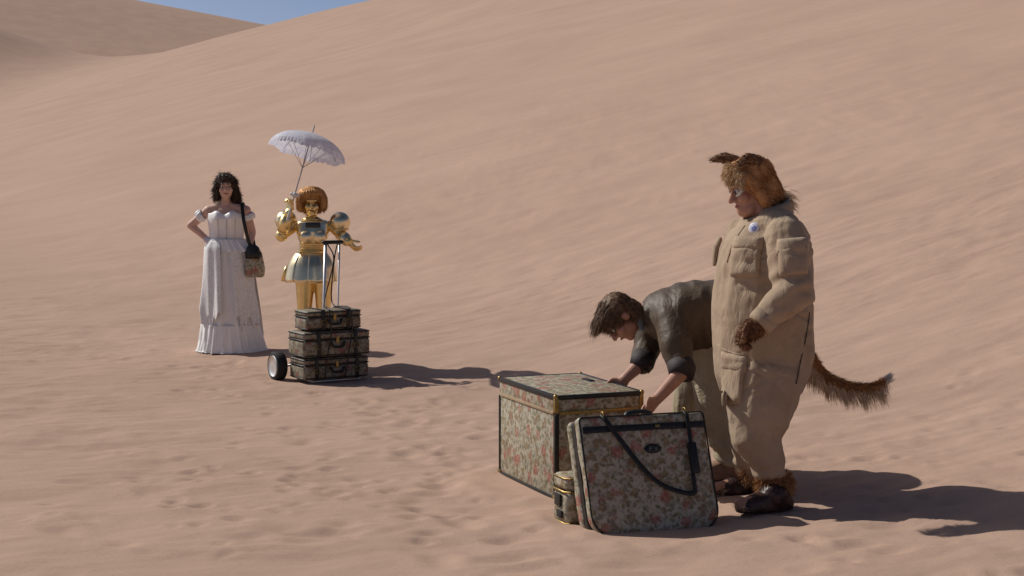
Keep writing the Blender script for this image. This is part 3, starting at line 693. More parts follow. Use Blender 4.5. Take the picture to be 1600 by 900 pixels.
    patch('pocket_flap', [(1214, 374), (1264, 370), (1264, 394), (1213, 398)], bvh, D, .018, M_KHAKI, cov, nv=6)
    # far chest pocket seen edge-on, side seam cord, front placket
    fp = [W(1130, 374, .10)+fw*.02, W(1124, 386, .10)+fw*.02, W(1119, 412, .10)+fw*.01]
    part('chest_pocket', Soup().tube(fp, [.014, .018, .012], 8, flat=2.2, upv=V(0, 1, 0), roundends=True), M_KHAKI, cov)
    part('side_zip', Soup().tube(surf_line([(1265, 488), (1263, 505), (1258, 535), (1252, 560), (1247, 585), (1244, 600)], bvh, D, .0045), .0028, 6), pmat('dark_zip', (.02, .016, .012), (.04, .03, .02), 50, .6), cov)
    part('placket_seam', Soup().tube(surf_line([(1164, 352), (1157, 362), (1150, 372), (1143, 384), (1136, 410)], bvh, D, .001), .0035, 6), M_KHAKI, cov)
    part('waist_seam', Soup().tube(surf_line([(1122, 538), (1135, 548), (1150, 553), (1168, 556)], bvh, D, .001), .005, 6), M_KHAKI, cov)
    part('sleeve_cuff', Soup().tube([W(1199, 494, -.364), W(1190, 503, -.367), W(1185, 508, -.37)], [.067, .066, .062], 18), M_KHAKI, cov)
    # round badge: white ring, blue centre with scribbled lettering
    bp = surf_line([(1179, 357)], bvh, D, .004)[0]; bd = unit(V(0, 0, CAM_H)-bp); bd = unit(bd+V(-.45, 0, .15)); bx = unit(np.cross(V(0, 0, 1), bd)); bu = np.cross(bd, bx)
    def disc(r0, n0, n1): return Soup().rings([[bp+bd*n+(bx*math.cos(t)+bu*math.sin(t))*r for t in np.linspace(0, 2*math.pi, 22, endpoint=False)] for n, r in ((n0, r0), (n1*.7+n0*.3, r0), (n1, r0*.8))])
    bad = part('badge', disc(.030, -.006, .008), pmat('badge_white', (.70, .68, .76), (.78, .76, .82), 50, .3, 0, 0), cov)
    part('badge_print', disc(.014, .006, .0095), pmat('badge_blue', (.22, .24, .52), (.34, .36, .62), 90, .3, 0, 0), bad)
    # hood, ears
    Hd = Soup(); e = lambda p, rad: Hd.ell(q(*p), [a*K for a in rad], np.array(hframe(hf)))
    e((0, -.018, .05), (.092, .098, .092)); e((0, -.052, -.03), (.086, .072, .10)); e((0, .066, .078), (.062, .030, .026)); e((0, .04, .100), (.07, .045, .032))
    for sx in (-1, 1):
        Hd.chain([q(sx*.074, .045, .062), q(sx*.086, .012, .01), q(sx*.086, -.01, -.06), q(sx*.075, -.02, -.115)], [.028*K, .026*K, .026*K, .022*K])
    hood = skin('fur_hood', Hd, M_FUR, o, .007, 3, wrinkle(.005, 26))
    P, N = sample(hood, 12000)
    fl = np.array([unit(q(0, -.16, -.12)-p) for p in P]); strands('fur', P, N*.22+fl*1.0+RNG.normal(0, .12, P.shape), .034, .0028, M_FUR, hood, droop=.5)
    front = lambda c: ((c-q(0, 0, 0)) @ hframe(hf)[1] > .05*K).astype(float)+1e-9
    P, N = sample(hood, 1800, front); strands('fringe', P, N*.6+V(-.3, 0, -.35)+RNG.normal(0, .22, P.shape), .026, .003, M_FURL, hood, droop=.6)
    for sx, nm in ((1, 0), (-1, 1)):
        a0, a1, a2 = (W(1152, 254, .05), W(1134, 247, .08), W(1113, 250, .08)) if nm else (W(1186, 252, -.07), W(1171, 247, -.085), W(1156, 257, -.10))
        ear = skin('ear', Soup().chain([a0, a1, a2], [.030, .024, .010] if nm else [.024, .024, .014]), M_FURD, o, .006, 2)
        P, N = sample(ear, 900); strands('fur', P, N*.25+(a2-a0)/np.linalg.norm(a2-a0)*.9+RNG.normal(0, .15, P.shape), .016, .0024, M_FURD, ear)
        P, N = sample(ear, 300); strands('fur', P, N*.25+(a2-a0)/np.linalg.norm(a2-a0)+RNG.normal(0, .15, P.shape), .018, .0024, M_FURL, ear)
    P = q(0, -.11, -.10)+RNG.normal(0, .022, (500, 3)); strands('nape_tuft', P, np.tile(V(.8, -.05, -.15), (500, 1))+RNG.normal(0, .25, P.shape), .06, .003, M_FURL, hood, droop=.7)
    # furry gloves
    for wr, hd_, sd_, cu in ((wrN, hdN, V(-.6, -.5, .5), .95), (wrF, hdF, V(-.8, .4, .2), .6)):
        G = Soup(); hand(G, wr, hd_, sd_, cu, 1.08, 1.3); G.cap(wr-hd_*.01, wr+hd_*.05, .046, .046)
        gl = skin('glove', G, M_FURD, o, .006, 1); P, N = sample(gl, 1500); strands('fur', P, N*.6+hd_*.7+RNG.normal(0, .25, P.shape), .018, .0026, M_FURD, gl)
        P, N = sample(gl, 350); strands('fur', P, N*.6+hd_*.7+RNG.normal(0, .25, P.shape), .022, .0026, M_FUR, gl)
    # boots with fur cuffs
    M_BOOT = pmat('dark_boot_leather', (.018, .008, .007), (.05, .018, .014), 30, .4, 0, .3)
    for ft, an in ((fN, W(1208, 757, -.2)), (fF, W(1176, 738, .2))):
        bo = Soup(); bo.cap(an+V(0, 0, -.03), ft+V(.01, 0, .075), .072, .075)
        bo.loft([(ft+V(0, 0, .004)+fw*.04, fw*.155, lf*.058), (ft+V(0, 0, .03)+fw*.04, fw*.16, lf*.06), (ft+V(0, 0, .06)+fw*.03, fw*.14, lf*.057), (ft+V(0, 0, .09)+fw*.0, fw*.09, lf*.05)], 20, 2.6)
        b = skin('boot', bo, M_BOOT, o, .007, 2, wrinkle(.003, 30))
        toe = ft+fw*.16+V(0, 0, .035); P = toe+RNG.normal(0, 1, (700, 3))*V(.014, .020, .010); strands('toe_fur', P, np.tile(fw*.7+V(0, 0, .25), (700, 1))+RNG.normal(0, .4, P.shape), .020, .003, M_FURL, b, droop=.6)
        cu = skin('fur_cuff', Soup().tube([an+V(.01, 0, -.055), an+V(.01, 0, -.045), an+V(.01, 0, 0), an+V(.01, 0, .045), an+V(.01, 0, .055)], [.06, .078, .086, .076, .06], 18), M_FURD, o, .008, 2)
        P, N = sample(cu, 2600); strands('fur', P, N*.8+V(0, 0, -.2)+RNG.normal(0, .3, P.shape), .024, .0032, M_FUR, cu, droop=.3)
    # tail
    T = bez([W(1252, 545, .0), W(1266, 562, .02), W(1283, 586, .03), W(1312, 601, .03), W(1345, 608, .02), W(1370, 604, .0), W(1386, 594, -.02)], 48)
    rr = np.interp(np.linspace(0, 1, len(T)), [0, .15, .6, .9, 1], [.034, .032, .026, .017, .007])
    tail = skin('tail', Soup().tube(T, rr, 14, roundends=True), M_FURD, o, .007, 1, wrinkle(.004, 30))
    tan = np.gradient(T, axis=0); tan /= np.linalg.norm(tan, axis=1)[:, None]
    near = lambda P: tan[np.argmin(((P[:, None, :]-T[None])**2).sum(2), 1)]
    P, N = sample(tail, 3200); strands('fur', P, N*.35+near(P)*1.0+RNG.normal(0, .2, P.shape), .028, .0028, pmat('rust_fur', (.32, .125, .03), (.50, .24, .07), 40, .7, 0, 0), tail)
    below = lambda c: np.array([1.0 if n else 1e-6 for n in (c[:, 2] < T[np.argmin(((c[:, None, :]-T[None])**2).sum(2), 1)][:, 2])])
    P, N = sample(tail, 2600, below); strands('fringe', P, near(P)*.55+V(-.05, -.1, -1)+RNG.normal(0, .15, P.shape)+.35*np.sin(P[:, 0:1]*70)*V(1, 0, 0), .080, .0024, pmat('pale_fur', (.58, .42, .26), (.72, .56, .38), 40, .75, 0, 0), tail, droop=.4)
    P = T[-1]+RNG.normal(0, .008, (160, 3)); strands('tail_tip', P, np.tile(unit(tan[-1])+V(0, 0, .3), (160, 1))+RNG.normal(0, .3, P.shape), .035, .003, M_EYEW, tail)
build_big_man()

# ------------------------------------------------------------------ man bending over the trunk
def build_bending_man():
    D = 9.0; W = depth(D); s = FPX/D
    M_JACK = pmat('dark_leather_jacket', (.070, .046, .028), (.105, .072, .046), 5, .56, 0, .4, 70, bdist=.005, spec=.35, crease=(5, .008, (1.2, 1, .5)))
    M_TROU = pmat('khaki_trousers', (.38, .315, .205), (.46, .38, .26), 10, .85, 0, .35, 150, crease=(7, .02, (1, 1, .6)))
    M_HAIR = pmat('dark_brown_hair', (.085, .048, .024), (.24, .14, .07), 50, .65, 0, 0, spec=.5)
    g0 = pix(1105, 745, 8.95)
    o = thing('person', (g0[0], 8.95, gz(g0[0], 8.95)), 'dark-haired person in brown leather jacket and khaki trousers bending over the large trunk', 'person')
    fA = W(1070, 745, .12); fA[2] = gz(fA[0], fA[1]); fB = hit(1132, 748); fB = V(fB[0], fB[1], gz(*fB))
    shN, elN, wrN = W(1050, 500, -.20), W(1068, 578, -.36), W(1026, 624, -.46)
    shF, elF, wrF = W(1014, 506, .12), W(1010, 560, .02), W(976, 592, -.05)
    hf = unit(V(-.45, -.22, -.87)); hu = unit(V(-.80, -.05, .45)); hc = W(968, 497, -.08)
    nk = W(1012, 487, -.04); hip = W(1118, 522, .03)
    B = Soup(); q = head(B, hc, hf, hu, 1.0)
    B.cap(q(0, -.02, -.06), nk, .050, .055)
    B.chain([nk, W(1050, 480, -.03), W(1090, 490, 0), hip], [.045, .08, .10, .11]); B.cap(shN, shF, .055); B.cap(W(1108, 535, -.08), W(1108, 535, .12), .10)
    B.chain([shN, elN, wrN], [.058, .045, .030]); B.chain([shF, elF, wrF], [.058, .045, .030])
    hand(B, wrN, unit(V(-.6, -.35, -.6)), V(-.5, -.5, .55), .45); hand(B, wrF, unit(V(-.55, -.1, -.8)), V(-.6, .3, .5), .4)
    legs = ((W(1092, 545, .12), W(1076, 645, .20), fA+V(.03, 0, .09)), (W(1112, 545, -.08), W(1114, 645, -.10), fB+V(.03, 0, .09)))
    for h_, k_, a_ in legs: B.chain([h_, k_, a_], [.09, .06, .045])
    for f_ in (fA, fB): B.cap(f_+V(.03, 0, .05), f_+V(-.14, -.05, .035), .042, .034)
    body = skin('body', B, M_SKIN, o, .0065, 2)
    face_parts(q, body, 1.0, brow=M_HAIR)
    # jacket
    J = Soup()
    def ring(px, y0, y1, hd, lean=.25):
        c = W(px, (y0+y1)/2, -.02); h = (y1-y0)/2/s; return (c, unit(V(lean, 0, 1))*h, V(0, 1, 0)*hd)
    J.loft([ring(1003, 462, 500, .075, .6), ring(1012, 454, 508, .11, .5), ring(1026, 448, 522, .19, .4), ring(1050, 440, 540, .245, .2), ring(1080, 436, 552, .235), ring(1105, 437, 556, .215), ring(1122, 446, 552, .20)], 26, 2.3)
    J.chain([shN, W(1056, 540, -.30), W(1064, 572, -.355)], [.088, .085, .062]); J.chain([shF, W(1012, 540, .08), W(1004, 566, .01)], [.082, .075, .062])
    J.tube([W(1011, 488, -.12), W(1011, 474, -.02), W(1014, 482, .10)], .020, 10, roundends=True)
    f1 = wrinkle(.007, 5, (2.2, .5, .6), 5.0); f2 = wrinkle(.003, 13, (1.5, .6, 1), 1.0)
    jk = skin('jacket', J, M_JACK, o, .008, 3, lambda P, N: f1(P, N)+f2(P, N))
    part('sleeve_cuff', Soup().tube([W(1061, 563, -.34), W(1066, 578, -.365), W(1064, 588, -.385)], [.070, .074, .066], 18), pmat('cuff_knit', (.02, .014, .014), (.045, .03, .03), 60, .7), jk)
    part('sleeve_cuff', Soup().tube([W(1009, 552, .03), W(1003, 568, .005), W(999, 575, 0)], [.066, .068, .060], 18), MATS['cuff_knit'], jk)
    part('shirt_collar', Soup().tube([W(1004, 515, -.14), W(1000, 506, -.11), W(1003, 492, -.10)], [.010, .022, .014], 10, flat=.5, roundends=True), pmat('grey_shirt', (.16, .16, .15), (.24, .24, .22), 40, .8), jk)
    # trousers
    T = Soup(); T.loft([(W(1100, 530, .02), V(.15, 0, 0), V(0, .20, 0)), (W(1103, 560, .02), V(.16, 0, 0), V(0, .205, 0)), (W(1102, 590, .03), V(.13, 0, 0), V(0, .19, 0))], 22)
    T.ell(W(1125, 530, .02), (.11, .18, .13))
    T.chain([legs[0][0]+V(0, 0, -.05), legs[0][1], fA+V(.03, 0, .12)], [.118, .092, .075]); T.chain([legs[1][0]+V(0, 0, -.05), legs[1][1], fB+V(.035, 0, .12)], [.118, .094, .078])
    f3 = wrinkle(.007, 10, (1, 1, .5), 3.0)
    skin('trousers', T, M_TROU, o, .008, 3, lambda P, N: f3(P, N)+np.exp(-((P[:, 2]-.20)/.1)**2)*.007*np.sin(P[:, 2]*85+noise(P*7)*3))
    M_SHOE = pmat('tan_suede_boot', (.22, .12, .08), (.30, .175, .12), 30, .8, 0, .3)
    for f_ in (fA, fB):
        d_ = unit(V(-.95, -.3, 0)); l_ = V(-d_[1], d_[0], 0)
        skin('boot', Soup().cap(f_+V(.03, 0, .14), f_+V(.03, 0, .07), .066, .062).loft([(f_+d_*.05+V(0, 0, .002), d_*.145, l_*.052), (f_+d_*.05+V(0, 0, .03), d_*.15, l_*.054), (f_+d_*.04+V(0, 0, .065), d_*.125, l_*.048), (f_+V(.01, 0, .095), d_*.07, l_*.045)], 20, 2.5), M_SHOE, o, .007, 2)
    # hair: hangs forward off the brow
    Hs = Soup(); r, f, u = hframe(hf, hu)
    e = lambda p, rad: Hs.ell(q(*p), rad, np.array([r, f, u]))
    e((0, -.022, .042), (.086, .103, .088)); e((0, -.06, -.02), (.078, .06, .075)); e((0, -.062, -.075), (.06, .045, .06)); e((0, .06, .088), (.055, .045, .028))
    hr = skin('hair', Hs, M_HAIR, o, .007, 3, wrinkle(.006, 26, (1, 1, 1)))
    P, N = sample(hr, 8000); fl = np.tile(f*.9, (len(P), 1)); lowp = ((P-hc) @ f < -.04)
    fl[lowp] = -u*.9; strands('strands', P, N*.15+fl+RNG.normal(0, .10, P.shape), .038, .0022, M_HAIR, hr, droop=.5)
    P = q(0, .075, .095)+RNG.normal(0, 1, (700, 3)) @ np.diag([.012, .035, .012]); strands('forelock', P, np.tile(f*.6+V(-.25, 0, -.7), (700, 1))+RNG.normal(0, .14, P.shape), .060, .0024, M_HAIR, hr, droop=.6)
build_bending_man()

# ------------------------------------------------------------------ woman in white gown
M_WHITE = pmat('white_satin', (.84, .83, .81), (.90, .89, .87), 12, .45, 0, .2, 90, sheen=.2)
def cloth_sheet(name, R, mat, parent, closed=True, label=None):
    S = Soup().rings(R, cap=False, closed=closed); o = part(name, S, mat, parent, label=label)
    md = o.modifiers.new('thick', 'SOLIDIFY'); md.thickness = .003; md.offset = 0; return o
def build_woman():
    D = 15.0; W = depth(D); s = FPX/D
    g = pix(362, 549, D); gzz = gz(g[0], D)
    o = thing('person', (g[0], D, gzz), 'dark-haired person in long white off-shoulder gown, hand on hip, beside the gold robot', 'person')
    M_HAIR = pmat('brunette_hair', (.030, .018, .011), (.095, .055, .03), 50, .5, 0, 0)
    hc = W(353, 292, -.02); hf = unit(V(.16, -1, -.05)); B = Soup(); q = head(B, hc, hf, k=.92)
    nk = W(352, 322, 0); B.cap(q(0, -.02, -.05), nk, .043, .046)
    shL, elL, wrL = W(326, 329, 0), W(298, 352, .04), W(325, 375, -.02)
    shR, elR, wrR = W(384, 329, 0), W(394, 363, .05), W(391, 388, -.04)
    B.loft([(W(353, 322, .0), V(.055, 0, 0), V(0, .05, 0)), (W(354, 328, 0), V(.14, 0, 0), V(0, .065, 0)), (W(354, 338, -.005), V(.145, 0, 0), V(0, .085, 0)), (W(354, 350, -.01), V(.135, 0, 0), V(0, .09, 0)), (W(354, 375, 0), V(.115, 0, 0), V(0, .08, 0)), (W(354, 405, 0), V(.15, 0, 0), V(0, .10, 0))])
    B.cap(nk, shL, .04, .048); B.cap(nk, shR, .04, .048)
    B.chain([shL, elL, wrL], [.046, .036, .025]); B.chain([shR, elR, wrR], [.046, .036, .025])
    hand(B, wrL, unit(V(.8, -.25, -.35)), V(.1, -.2, .9), .35, .9); hand(B, wrR, unit(V(-.25, -.35, -.8)), V(-.8, -.4, .2), .9, .9)
    for sx in (-1, 1):
        h0 = W(354+sx*13, 410, 0); f_ = W(358+sx*14, 546, 0); f_[2] = gz(f_[0], f_[1]); B.chain([h0, (h0+f_)/2+V(0, -.02, 0), f_+V(0, .02, .07)], [.085, .055, .038]); B.cap(f_+V(0, .03, .04), f_+V(0, -.13, .03), .035, .028)
    body = skin('body', B, pmat('fair_skin', (.60, .37, .275), (.68, .43, .33), 25, .5, 0, .1, spec=.35), o, .006, 2); face_parts(q, body, .92, brow=M_HAIR)
    # bodice with sweetheart neckline and bones
    th = np.linspace(0, 2*math.pi, 72, endpoint=False); R = []
    for t in np.linspace(0, 1, 18):
        py = 379-(379-333)*t; c = W(354, py, -.006)
        rx = np.interp(t, [0, .15, .5, .85, 1], [.158, .150, .158, .172, .168]); ry = np.interp(t, [0, .15, .5, .85, 1], [.105, .10, .112, .128, .112])
        r_ = np.stack([c[0]+rx*np.cos(th), c[1]+ry*np.sin(th), np.full_like(th, c[2])], 1)
        front = np.clip(-np.sin(th), 0, 1)
        bust = .030*np.exp(-((t-.80)/.20)**2)*(np.exp(-((np.cos(th)-.42)/.30)**2)+np.exp(-((np.cos(th)+.42)/.30)**2))*front; r_[:, 1] -= bust
        r_[:, 2] += (t**4)*(.028*front*np.exp(-((np.abs(np.cos(th))-.45)/.22)**2)-.012*np.exp(-(np.cos(th)/.12)**2)*front)
        k = 1+.010*np.sin(th*18)*(1-t*.3); r_[:, 0] = c[0]+(r_[:, 0]-c[0])*k; R.append(r_)
    bod = cloth_sheet('bodice', R, M_WHITE, o)
    for tx in (-.5, 0, .5):
        x = 354+tx*26
        part('bodice_seam', Soup().tube([W(x, 378, -.112), W(x, 360, -.124), W(x+tx*2, 342, -.152)], .003, 6), pmat('ivory_trim', (.5, .47, .46), (.6, .57, .55), 40, .6), bod)
    # off-the-shoulder ruffles
    for a, b in ((W(309, 340, .01), W(318, 335, .0)), (W(391, 343, .01), W(387, 334, .0))):
        cen = (a+b)/2; d_ = unit(a-b); e1 = unit(np.cross(d_, V(0, 1, 0))); e2 = np.cross(d_, e1); RR = []
        for t in np.linspace(0, 1, 9):
            r0 = .046+.008*math.sin(t*math.pi); p = b*(1-t)+a*t
            RR.append([p+(e1*math.cos(x)+e2*math.sin(x))*r0*(1+.10*math.sin(9*x+t*5)) for x in np.linspace(0, 6.283, 40, endpoint=False)])
        cloth_sheet('sleeve', RR, M_WHITE, o)
    M_GLOVE = pmat('lavender_glove', (.55, .53, .58), (.66, .62, .68), 30, .6)
    for wr, d_, sd_, cu in ((wrL, unit(V(.8, -.25, -.35)), V(.1, -.2, .9), .35), (wrR, unit(V(-.25, -.35, -.8)), V(-.8, -.4, .2), .9)):
        G = Soup(); hand(G, wr, d_, sd_, cu, .93, 1.25); G.cap(wr-d_*.015, wr+d_*.03, .031, .031); skin('glove', G, M_GLOVE, o, .006, 1)
    # skirt layers
    th = np.linspace(0, 2*math.pi, 200, endpoint=False)
    def skirt(name, y0, y1, prof, nf, amp, mat, seed, rag=.0, arc=None, lift=0.0, c0=354, c1=363):
        R = []; T = np.linspace(0, 1, 30); ph = np.cumsum(.6+.8*np.abs(noise(np.stack([np.cos(th)*3, np.sin(th)*3, np.full_like(th, seed)], 1)))); ph = ph/ph[-1]*2*math.pi
        for t in T:
            py = y0+(y1-y0)*t; c = W(c0+(c1-c0)*t, py, 0); rx = np.interp(t, *prof); ry = rx*.86
            k = 1+amp*(.25+.75*t)*(np.sin(nf*ph+seed+1.4*t)+.45*np.sin(nf*1.9*ph+2*seed-2*t))+lift
            z = np.full_like(th, c[2])+(t**2)*rag*noise(np.stack([np.cos(th)*6, np.sin(th)*6, np.full_like(th, seed+t)], 1))
            z = np.maximum(z, gzz+.006+.004*noise(np.stack([np.cos(th)*9, np.sin(th)*9, np.full_like(th, seed)], 1)))
            R.append(np.stack([c[0]+rx*k*np.cos(th), c[1]+ry*k*np.sin(th), z], 1))
        R = np.array(R)
        if arc: a0, a1 = arc; R = R[:, (np.arange(a0, a1) % 200)]
        return cloth_sheet(name, R, mat, o, closed=arc is None)
    M_TUL = pmat('white_tulle', (.84, .825, .80), (.91, .895, .87), 9, .8, 0, .3, 110, stretch=(1, 1, .35))
    M_LACE = pmat('white_lace', (.72, .71, .69), (.90, .89, .87), 55, .8, 0, .5, 120)
    prof = ([0, .08, .25, .6, .85, 1], [.150, .172, .196, .228, .262, .305])
    skirt('skirt', 373, 553, prof, 11, .06, M_TUL, 1.0, .03)
    skirt('hem_ruffle', 505, 556, ([0, .5, 1], [.256, .282, .320]), 23, .045, M_TUL, 7.7, .05, lift=.015, c0=360, c1=363.5)
    skirt('overskirt', 374, 500, ([0, .1, .4, 1], [.158, .20, .225, .275]), 8, .06, M_LACE, 2.3, .16, arc=(78, 146), lift=.03)
    skirt('overskirt', 374, 506, ([0, .1, .4, 1], [.158, .20, .225, .262]), 8, .06, M_LACE, 4.1, .16, arc=(158, 196), lift=.03)
    skirt('overskirt', 374, 528, ([0, .1, .4, 1], [.158, .20, .235, .275]), 9, .06, M_TUL, 6.1, .12, arc=(4, 72), lift=-.01)
    skirt('peplum', 373, 392, ([0, 1], [.160, .205]), 20, .05, M_WHITE, 3.3, .02, lift=.02)
    # hair
    Hs = Soup(); F = np.array(hframe(hf)); e = lambda p, rad: Hs.ell(q(*p), rad, F)
    e((0, -.022, .040), (.082, .095, .082)); e((0, -.065, -.04), (.082, .055, .09))
    for sx in (-1, 1):
        Hs.chain([q(sx*.068, .01, .055), q(sx*.084, -.01, -.01), q(sx*.092, -.03, -.08), q(sx*.085, -.03, -.15 if sx < 0 else -.115)], [.024, .026, .028, .018])
    Hs.chain([q(-.085, -.05, -.05), q(-.108, -.05, -.12), q(-.10, -.04, -.19)], [.030, .032, .020]); e((.015, .045, .098), (.055, .035, .022))
    hr = skin('hair', Hs, M_HAIR, o, .007, 2, wrinkle(.012, 28, (1, 1, 1)))
    away = lambda c: (((c-q(0, 0, 0)) @ hframe(hf)[1] < .045) | (c[:, 2] > q(0, 0, .09)[2])).astype(float)+1e-9
    P, N = sample(hr, 4200, away); strands('curls', P, N*.6+V(0, .25, -.6)+RNG.normal(0, .3, P.shape), .042, .004, M_HAIR, hr, droop=.8, curl=.5)
    # shoulder bag
    bb = thing('shoulder_bag', tuple(W(398, 433, -.10)), 'floral shoulder bag on a black strap at the side of the white gown', 'bag')
    F2 = np.array([unit(V(.96, -.28, 0)), unit(V(.28, .96, 0)), V(0, 0, 1)])
    def ring(py, hw, hd, px): c = W(px, py, -.14); return (c, F2[0]*hw, F2[1]*hd)
    part('bag_body', Soup().loft([ring(433, .072, .03, 398.5), ring(430, .085, .045, 398.5), ring(418, .088, .050, 398.5), ring(402, .078, .045, 397), ring(392, .066, .032, 396), ring(390, .060, .02, 396)], 24, 3.5), M_FLOR, bb)
    part('flap', Soup().loft([ring(404, .080, .050, 397), ring(396, .074, .046, 396.5), ring(386, .052, .034, 395), ring(382, .030, .014, 394)], 22, 3.0), M_BLK, bb)
    part('strap', Soup().tube(bez([W(392, 386, -.13), W(387, 372, -.15), W(381, 345, -.155), W(378.5, 325, -.09), W(379, 317, .0), W(382, 326, .08), W(390, 350, .12), W(398, 388, -.06)], 46), .016, 8, flat=.3, upv=V(0, -1, 0)), M_BLK, bb)
    part('clasp', Soup().box(W(397, 405, -.20), (.012, .006, .008), F2, .003), M_BRASS, bb, sharp=30)
build_woman()

# ------------------------------------------------------------------ gold robot
M_GOLD = pmat('polished_gold', (.78, .57, .24), (.88, .67, .32), 30, .34, 1, .06, 40)
M_GOLDS = pmat('pale_gold_plate', (.80, .66, .40), (.90, .76, .50), 25, .30, 1, .05, 30)
M_COP = pmat('copper_bob', (.36, .17, .055), (.54, .29, .10), 20, .55, .4, .5, 26, stretch=(1, 1, .15), bdist=.01)
def build_robot():
    D = 14.0; W = depth(D); s = FPX/D
    g = pix(488, 575, D); z0 = gz(g[0], D)
    o = thing('robot', (g[0], D, z0), 'gold humanoid robot with copper bob hair and flared skirt holding up the parasol', 'robot')
    hf = unit(V(.12, -1, -.02)); hc = W(487, 318, -.02); B = Soup(); q = head(B, hc, hf, k=.90, ears=False)
    nk = W(487, 341, 0); B.cap(q(0, -.015, -.05), nk, .045, .05)
    shL, elL, wrL = W(462, 353, 0), W(440, 368, -.10), W(451, 333, -.17)
    shR, elR, wrR = W(516, 352, 0), W(533, 367, -.03), W(544, 378, -.14)
    B.loft([(W(488, 340, 0), V(.05, 0, 0), V(0, .05, 0)), (W(488, 346, 0), V(.13, 0, 0), V(0, .075, 0)), (W(489, 362, -.01), V(.135, 0, 0), V(0, .105, 0)), (W(489, 378, 0), V(.115, 0, 0), V(0, .095, 0)), (W(489, 392, 0), V(.102, 0, 0), V(0, .085, 0)), (W(488, 405, 0), V(.14, 0, 0), V(0, .11, 0)), (W(488, 425, 0), V(.145, 0, 0), V(0, .11, 0))])
    B.chain([shL, elL, wrL], [.042, .045, .036]); B.chain([shR, elR, wrR], [.042, .045, .036])
    hand(B, wrL, unit(V(.16, .02, 1)), V(.75, -.6, 0), 1.15, 1.0, 1.1); hand(B, wrR, unit(V(.62, -.4, -.55)), V(.1, -.8, .5), .7, .95, 1.1)
    for sx, px in ((-1, 476), (1, 505)):
        f_ = W(px, 578, 0); f_[2] = z0
        B.chain([W(px+1, 428, 0), W(px, 492, -.01), f_+V(0, .02, .09)], [.088, .058, .042]); B.cap(f_+V(0, .03, .045), f_+V(0, -.14, .035), .042, .036)
    body = skin('body', B, M_GOLD, o, .006, 2)
    face_parts(q, body, .90, lip=M_LIP, eye_w=False)
    # breastplate
    P_ = Soup().loft([(W(489, 381, -.03), V(.095, 0, 0), V(0, .075, 0)), (W(489, 374, -.04), V(.122, 0, 0), V(0, .09, 0)), (W(489, 362, -.04), V(.136, 0, 0), V(0, .10, 0)), (W(489, 347, -.035), V(.132, 0, 0), V(0, .082, 0)), (W(489, 344, -.03), V(.11, 0, 0), V(0, .065, 0))], 28, 3.6)
    for sx in (-1, 1): P_.ell(W(489+sx*11, 370, -.12), (.058, .04, .055))
    bp = skin('breastplate', P_, M_GOLDS, o, .006, 2)
    part('chest_display', Soup().box(W(489, 351.5, -.128), (.062, .012, .022), None, .004), pmat('dark_glass', (.015, .018, .02), (.03, .034, .036), 50, .2), bp, sharp=30)
    for k in range(3):
        y = 384+k*4; part('waist_band', Soup().loft([(W(489, y+1.6, 0), V(.112-.004*k, 0, 0), V(0, .095, 0)), (W(489, y, 0), V(.116-.004*k, 0, 0), V(0, .099, 0)), (W(489, y-1.6, 0), V(.112-.004*k, 0, 0), V(0, .095, 0))], 28), M_GOLD, o)
    part('neck_ring', Soup().loft([(W(487, 344, 0), V(.085, 0, 0), V(0, .08, 0)), (W(487, 341, 0), V(.075, 0, 0), V(0, .07, 0)), (W(487, 339, 0), V(.055, 0, 0), V(0, .055, 0))], 24), M_GOLD, o)
    for c, r in ((W(447, 345, .02), .092), (W(531, 347, .0), .088)):
        sp = part('shoulder_puff', Soup().ell(c, (r, r, r*.98), n=28, m=18), M_GOLDS, o)
        part('puff_ring', Soup().tube([c+V(math.cos(t)*r*.75, math.sin(t)*r*.75, -r*.70) for t in np.linspace(0, 6.2832, 28)], .010, 8, cap=False), M_GOLD, sp)
    # arm guards
    for a, b, n_ in ((elL, wrL, 0), (elR, wrR, 1)):
        part('forearm_guard', Soup().tube([a*.8+b*.2, a*.5+b*.5, a*.12+b*.88], [.050, .053, .046], 18), M_GOLD if n_ == 0 else M_GOLDS, o)
        part('elbow_joint', Soup().ell(a, (.052, .052, .052)), M_GOLD, o)
    # flared skirt of overlapping plates
    NP = 10
    for k in range(NP):
        a0 = 2*math.pi*(k-.04)/NP+.31; a1 = 2*math.pi*(k+1.04)/NP+.31; R = []
        for t in np.linspace(0, 1, 10):
            py = 392+46*t; rr = np.interp(t, [0, .15, .45, .8, 1], [.112, .150, .192, .212, .222])*(1+(.014 if k % 2 else 0)); c = W(486, py, 0)
            R.append([c+V(math.cos(a)*rr, math.sin(a)*rr*.92, -.012*math.sin((a-a0)/(a1-a0)*math.pi)*t) for a in np.linspace(a0, a1, 8)])
        pl = cloth_sheet('skirt_panel', R, M_GOLDS, o, closed=False); pl.modifiers[0].thickness = .006
    part('belt', Soup().loft([(W(487, 395, 0), V(.125, 0, 0), V(0, .112, 0)), (W(487, 392.5, 0), V(.128, 0, 0), V(0, .115, 0)), (W(487, 390, 0), V(.120, 0, 0), V(0, .108, 0))], 28), M_GOLD, o)
    part('hip_flap', Soup().loft([(W(455, 416, .06), V(.045, .03, 0), V(0, .03, 0)), (W(452, 428, .07), V(.055, .03, 0), V(0, .035, 0)), (W(450, 439, .08), V(.055, .03, 0), V(0, .035, 0))], 16, 3.5), M_GOLD, o)
    for sx, px in ((-1, 476), (1, 505)):
        part('knee_cap', Soup().ell(W(px, 492, -.045), (.055, .04, .06)), M_GOLDS, o)
    # moulded bob
    Hs = Soup(); F = np.array(hframe(hf)); e = lambda p, rad: Hs.ell(q(*p), rad, F)
    e((0, -.03, .078), (.118, .118, .072)); e((0, -.065, .0), (.112, .075, .10)); e((0, .06, .095), (.085, .045, .042))
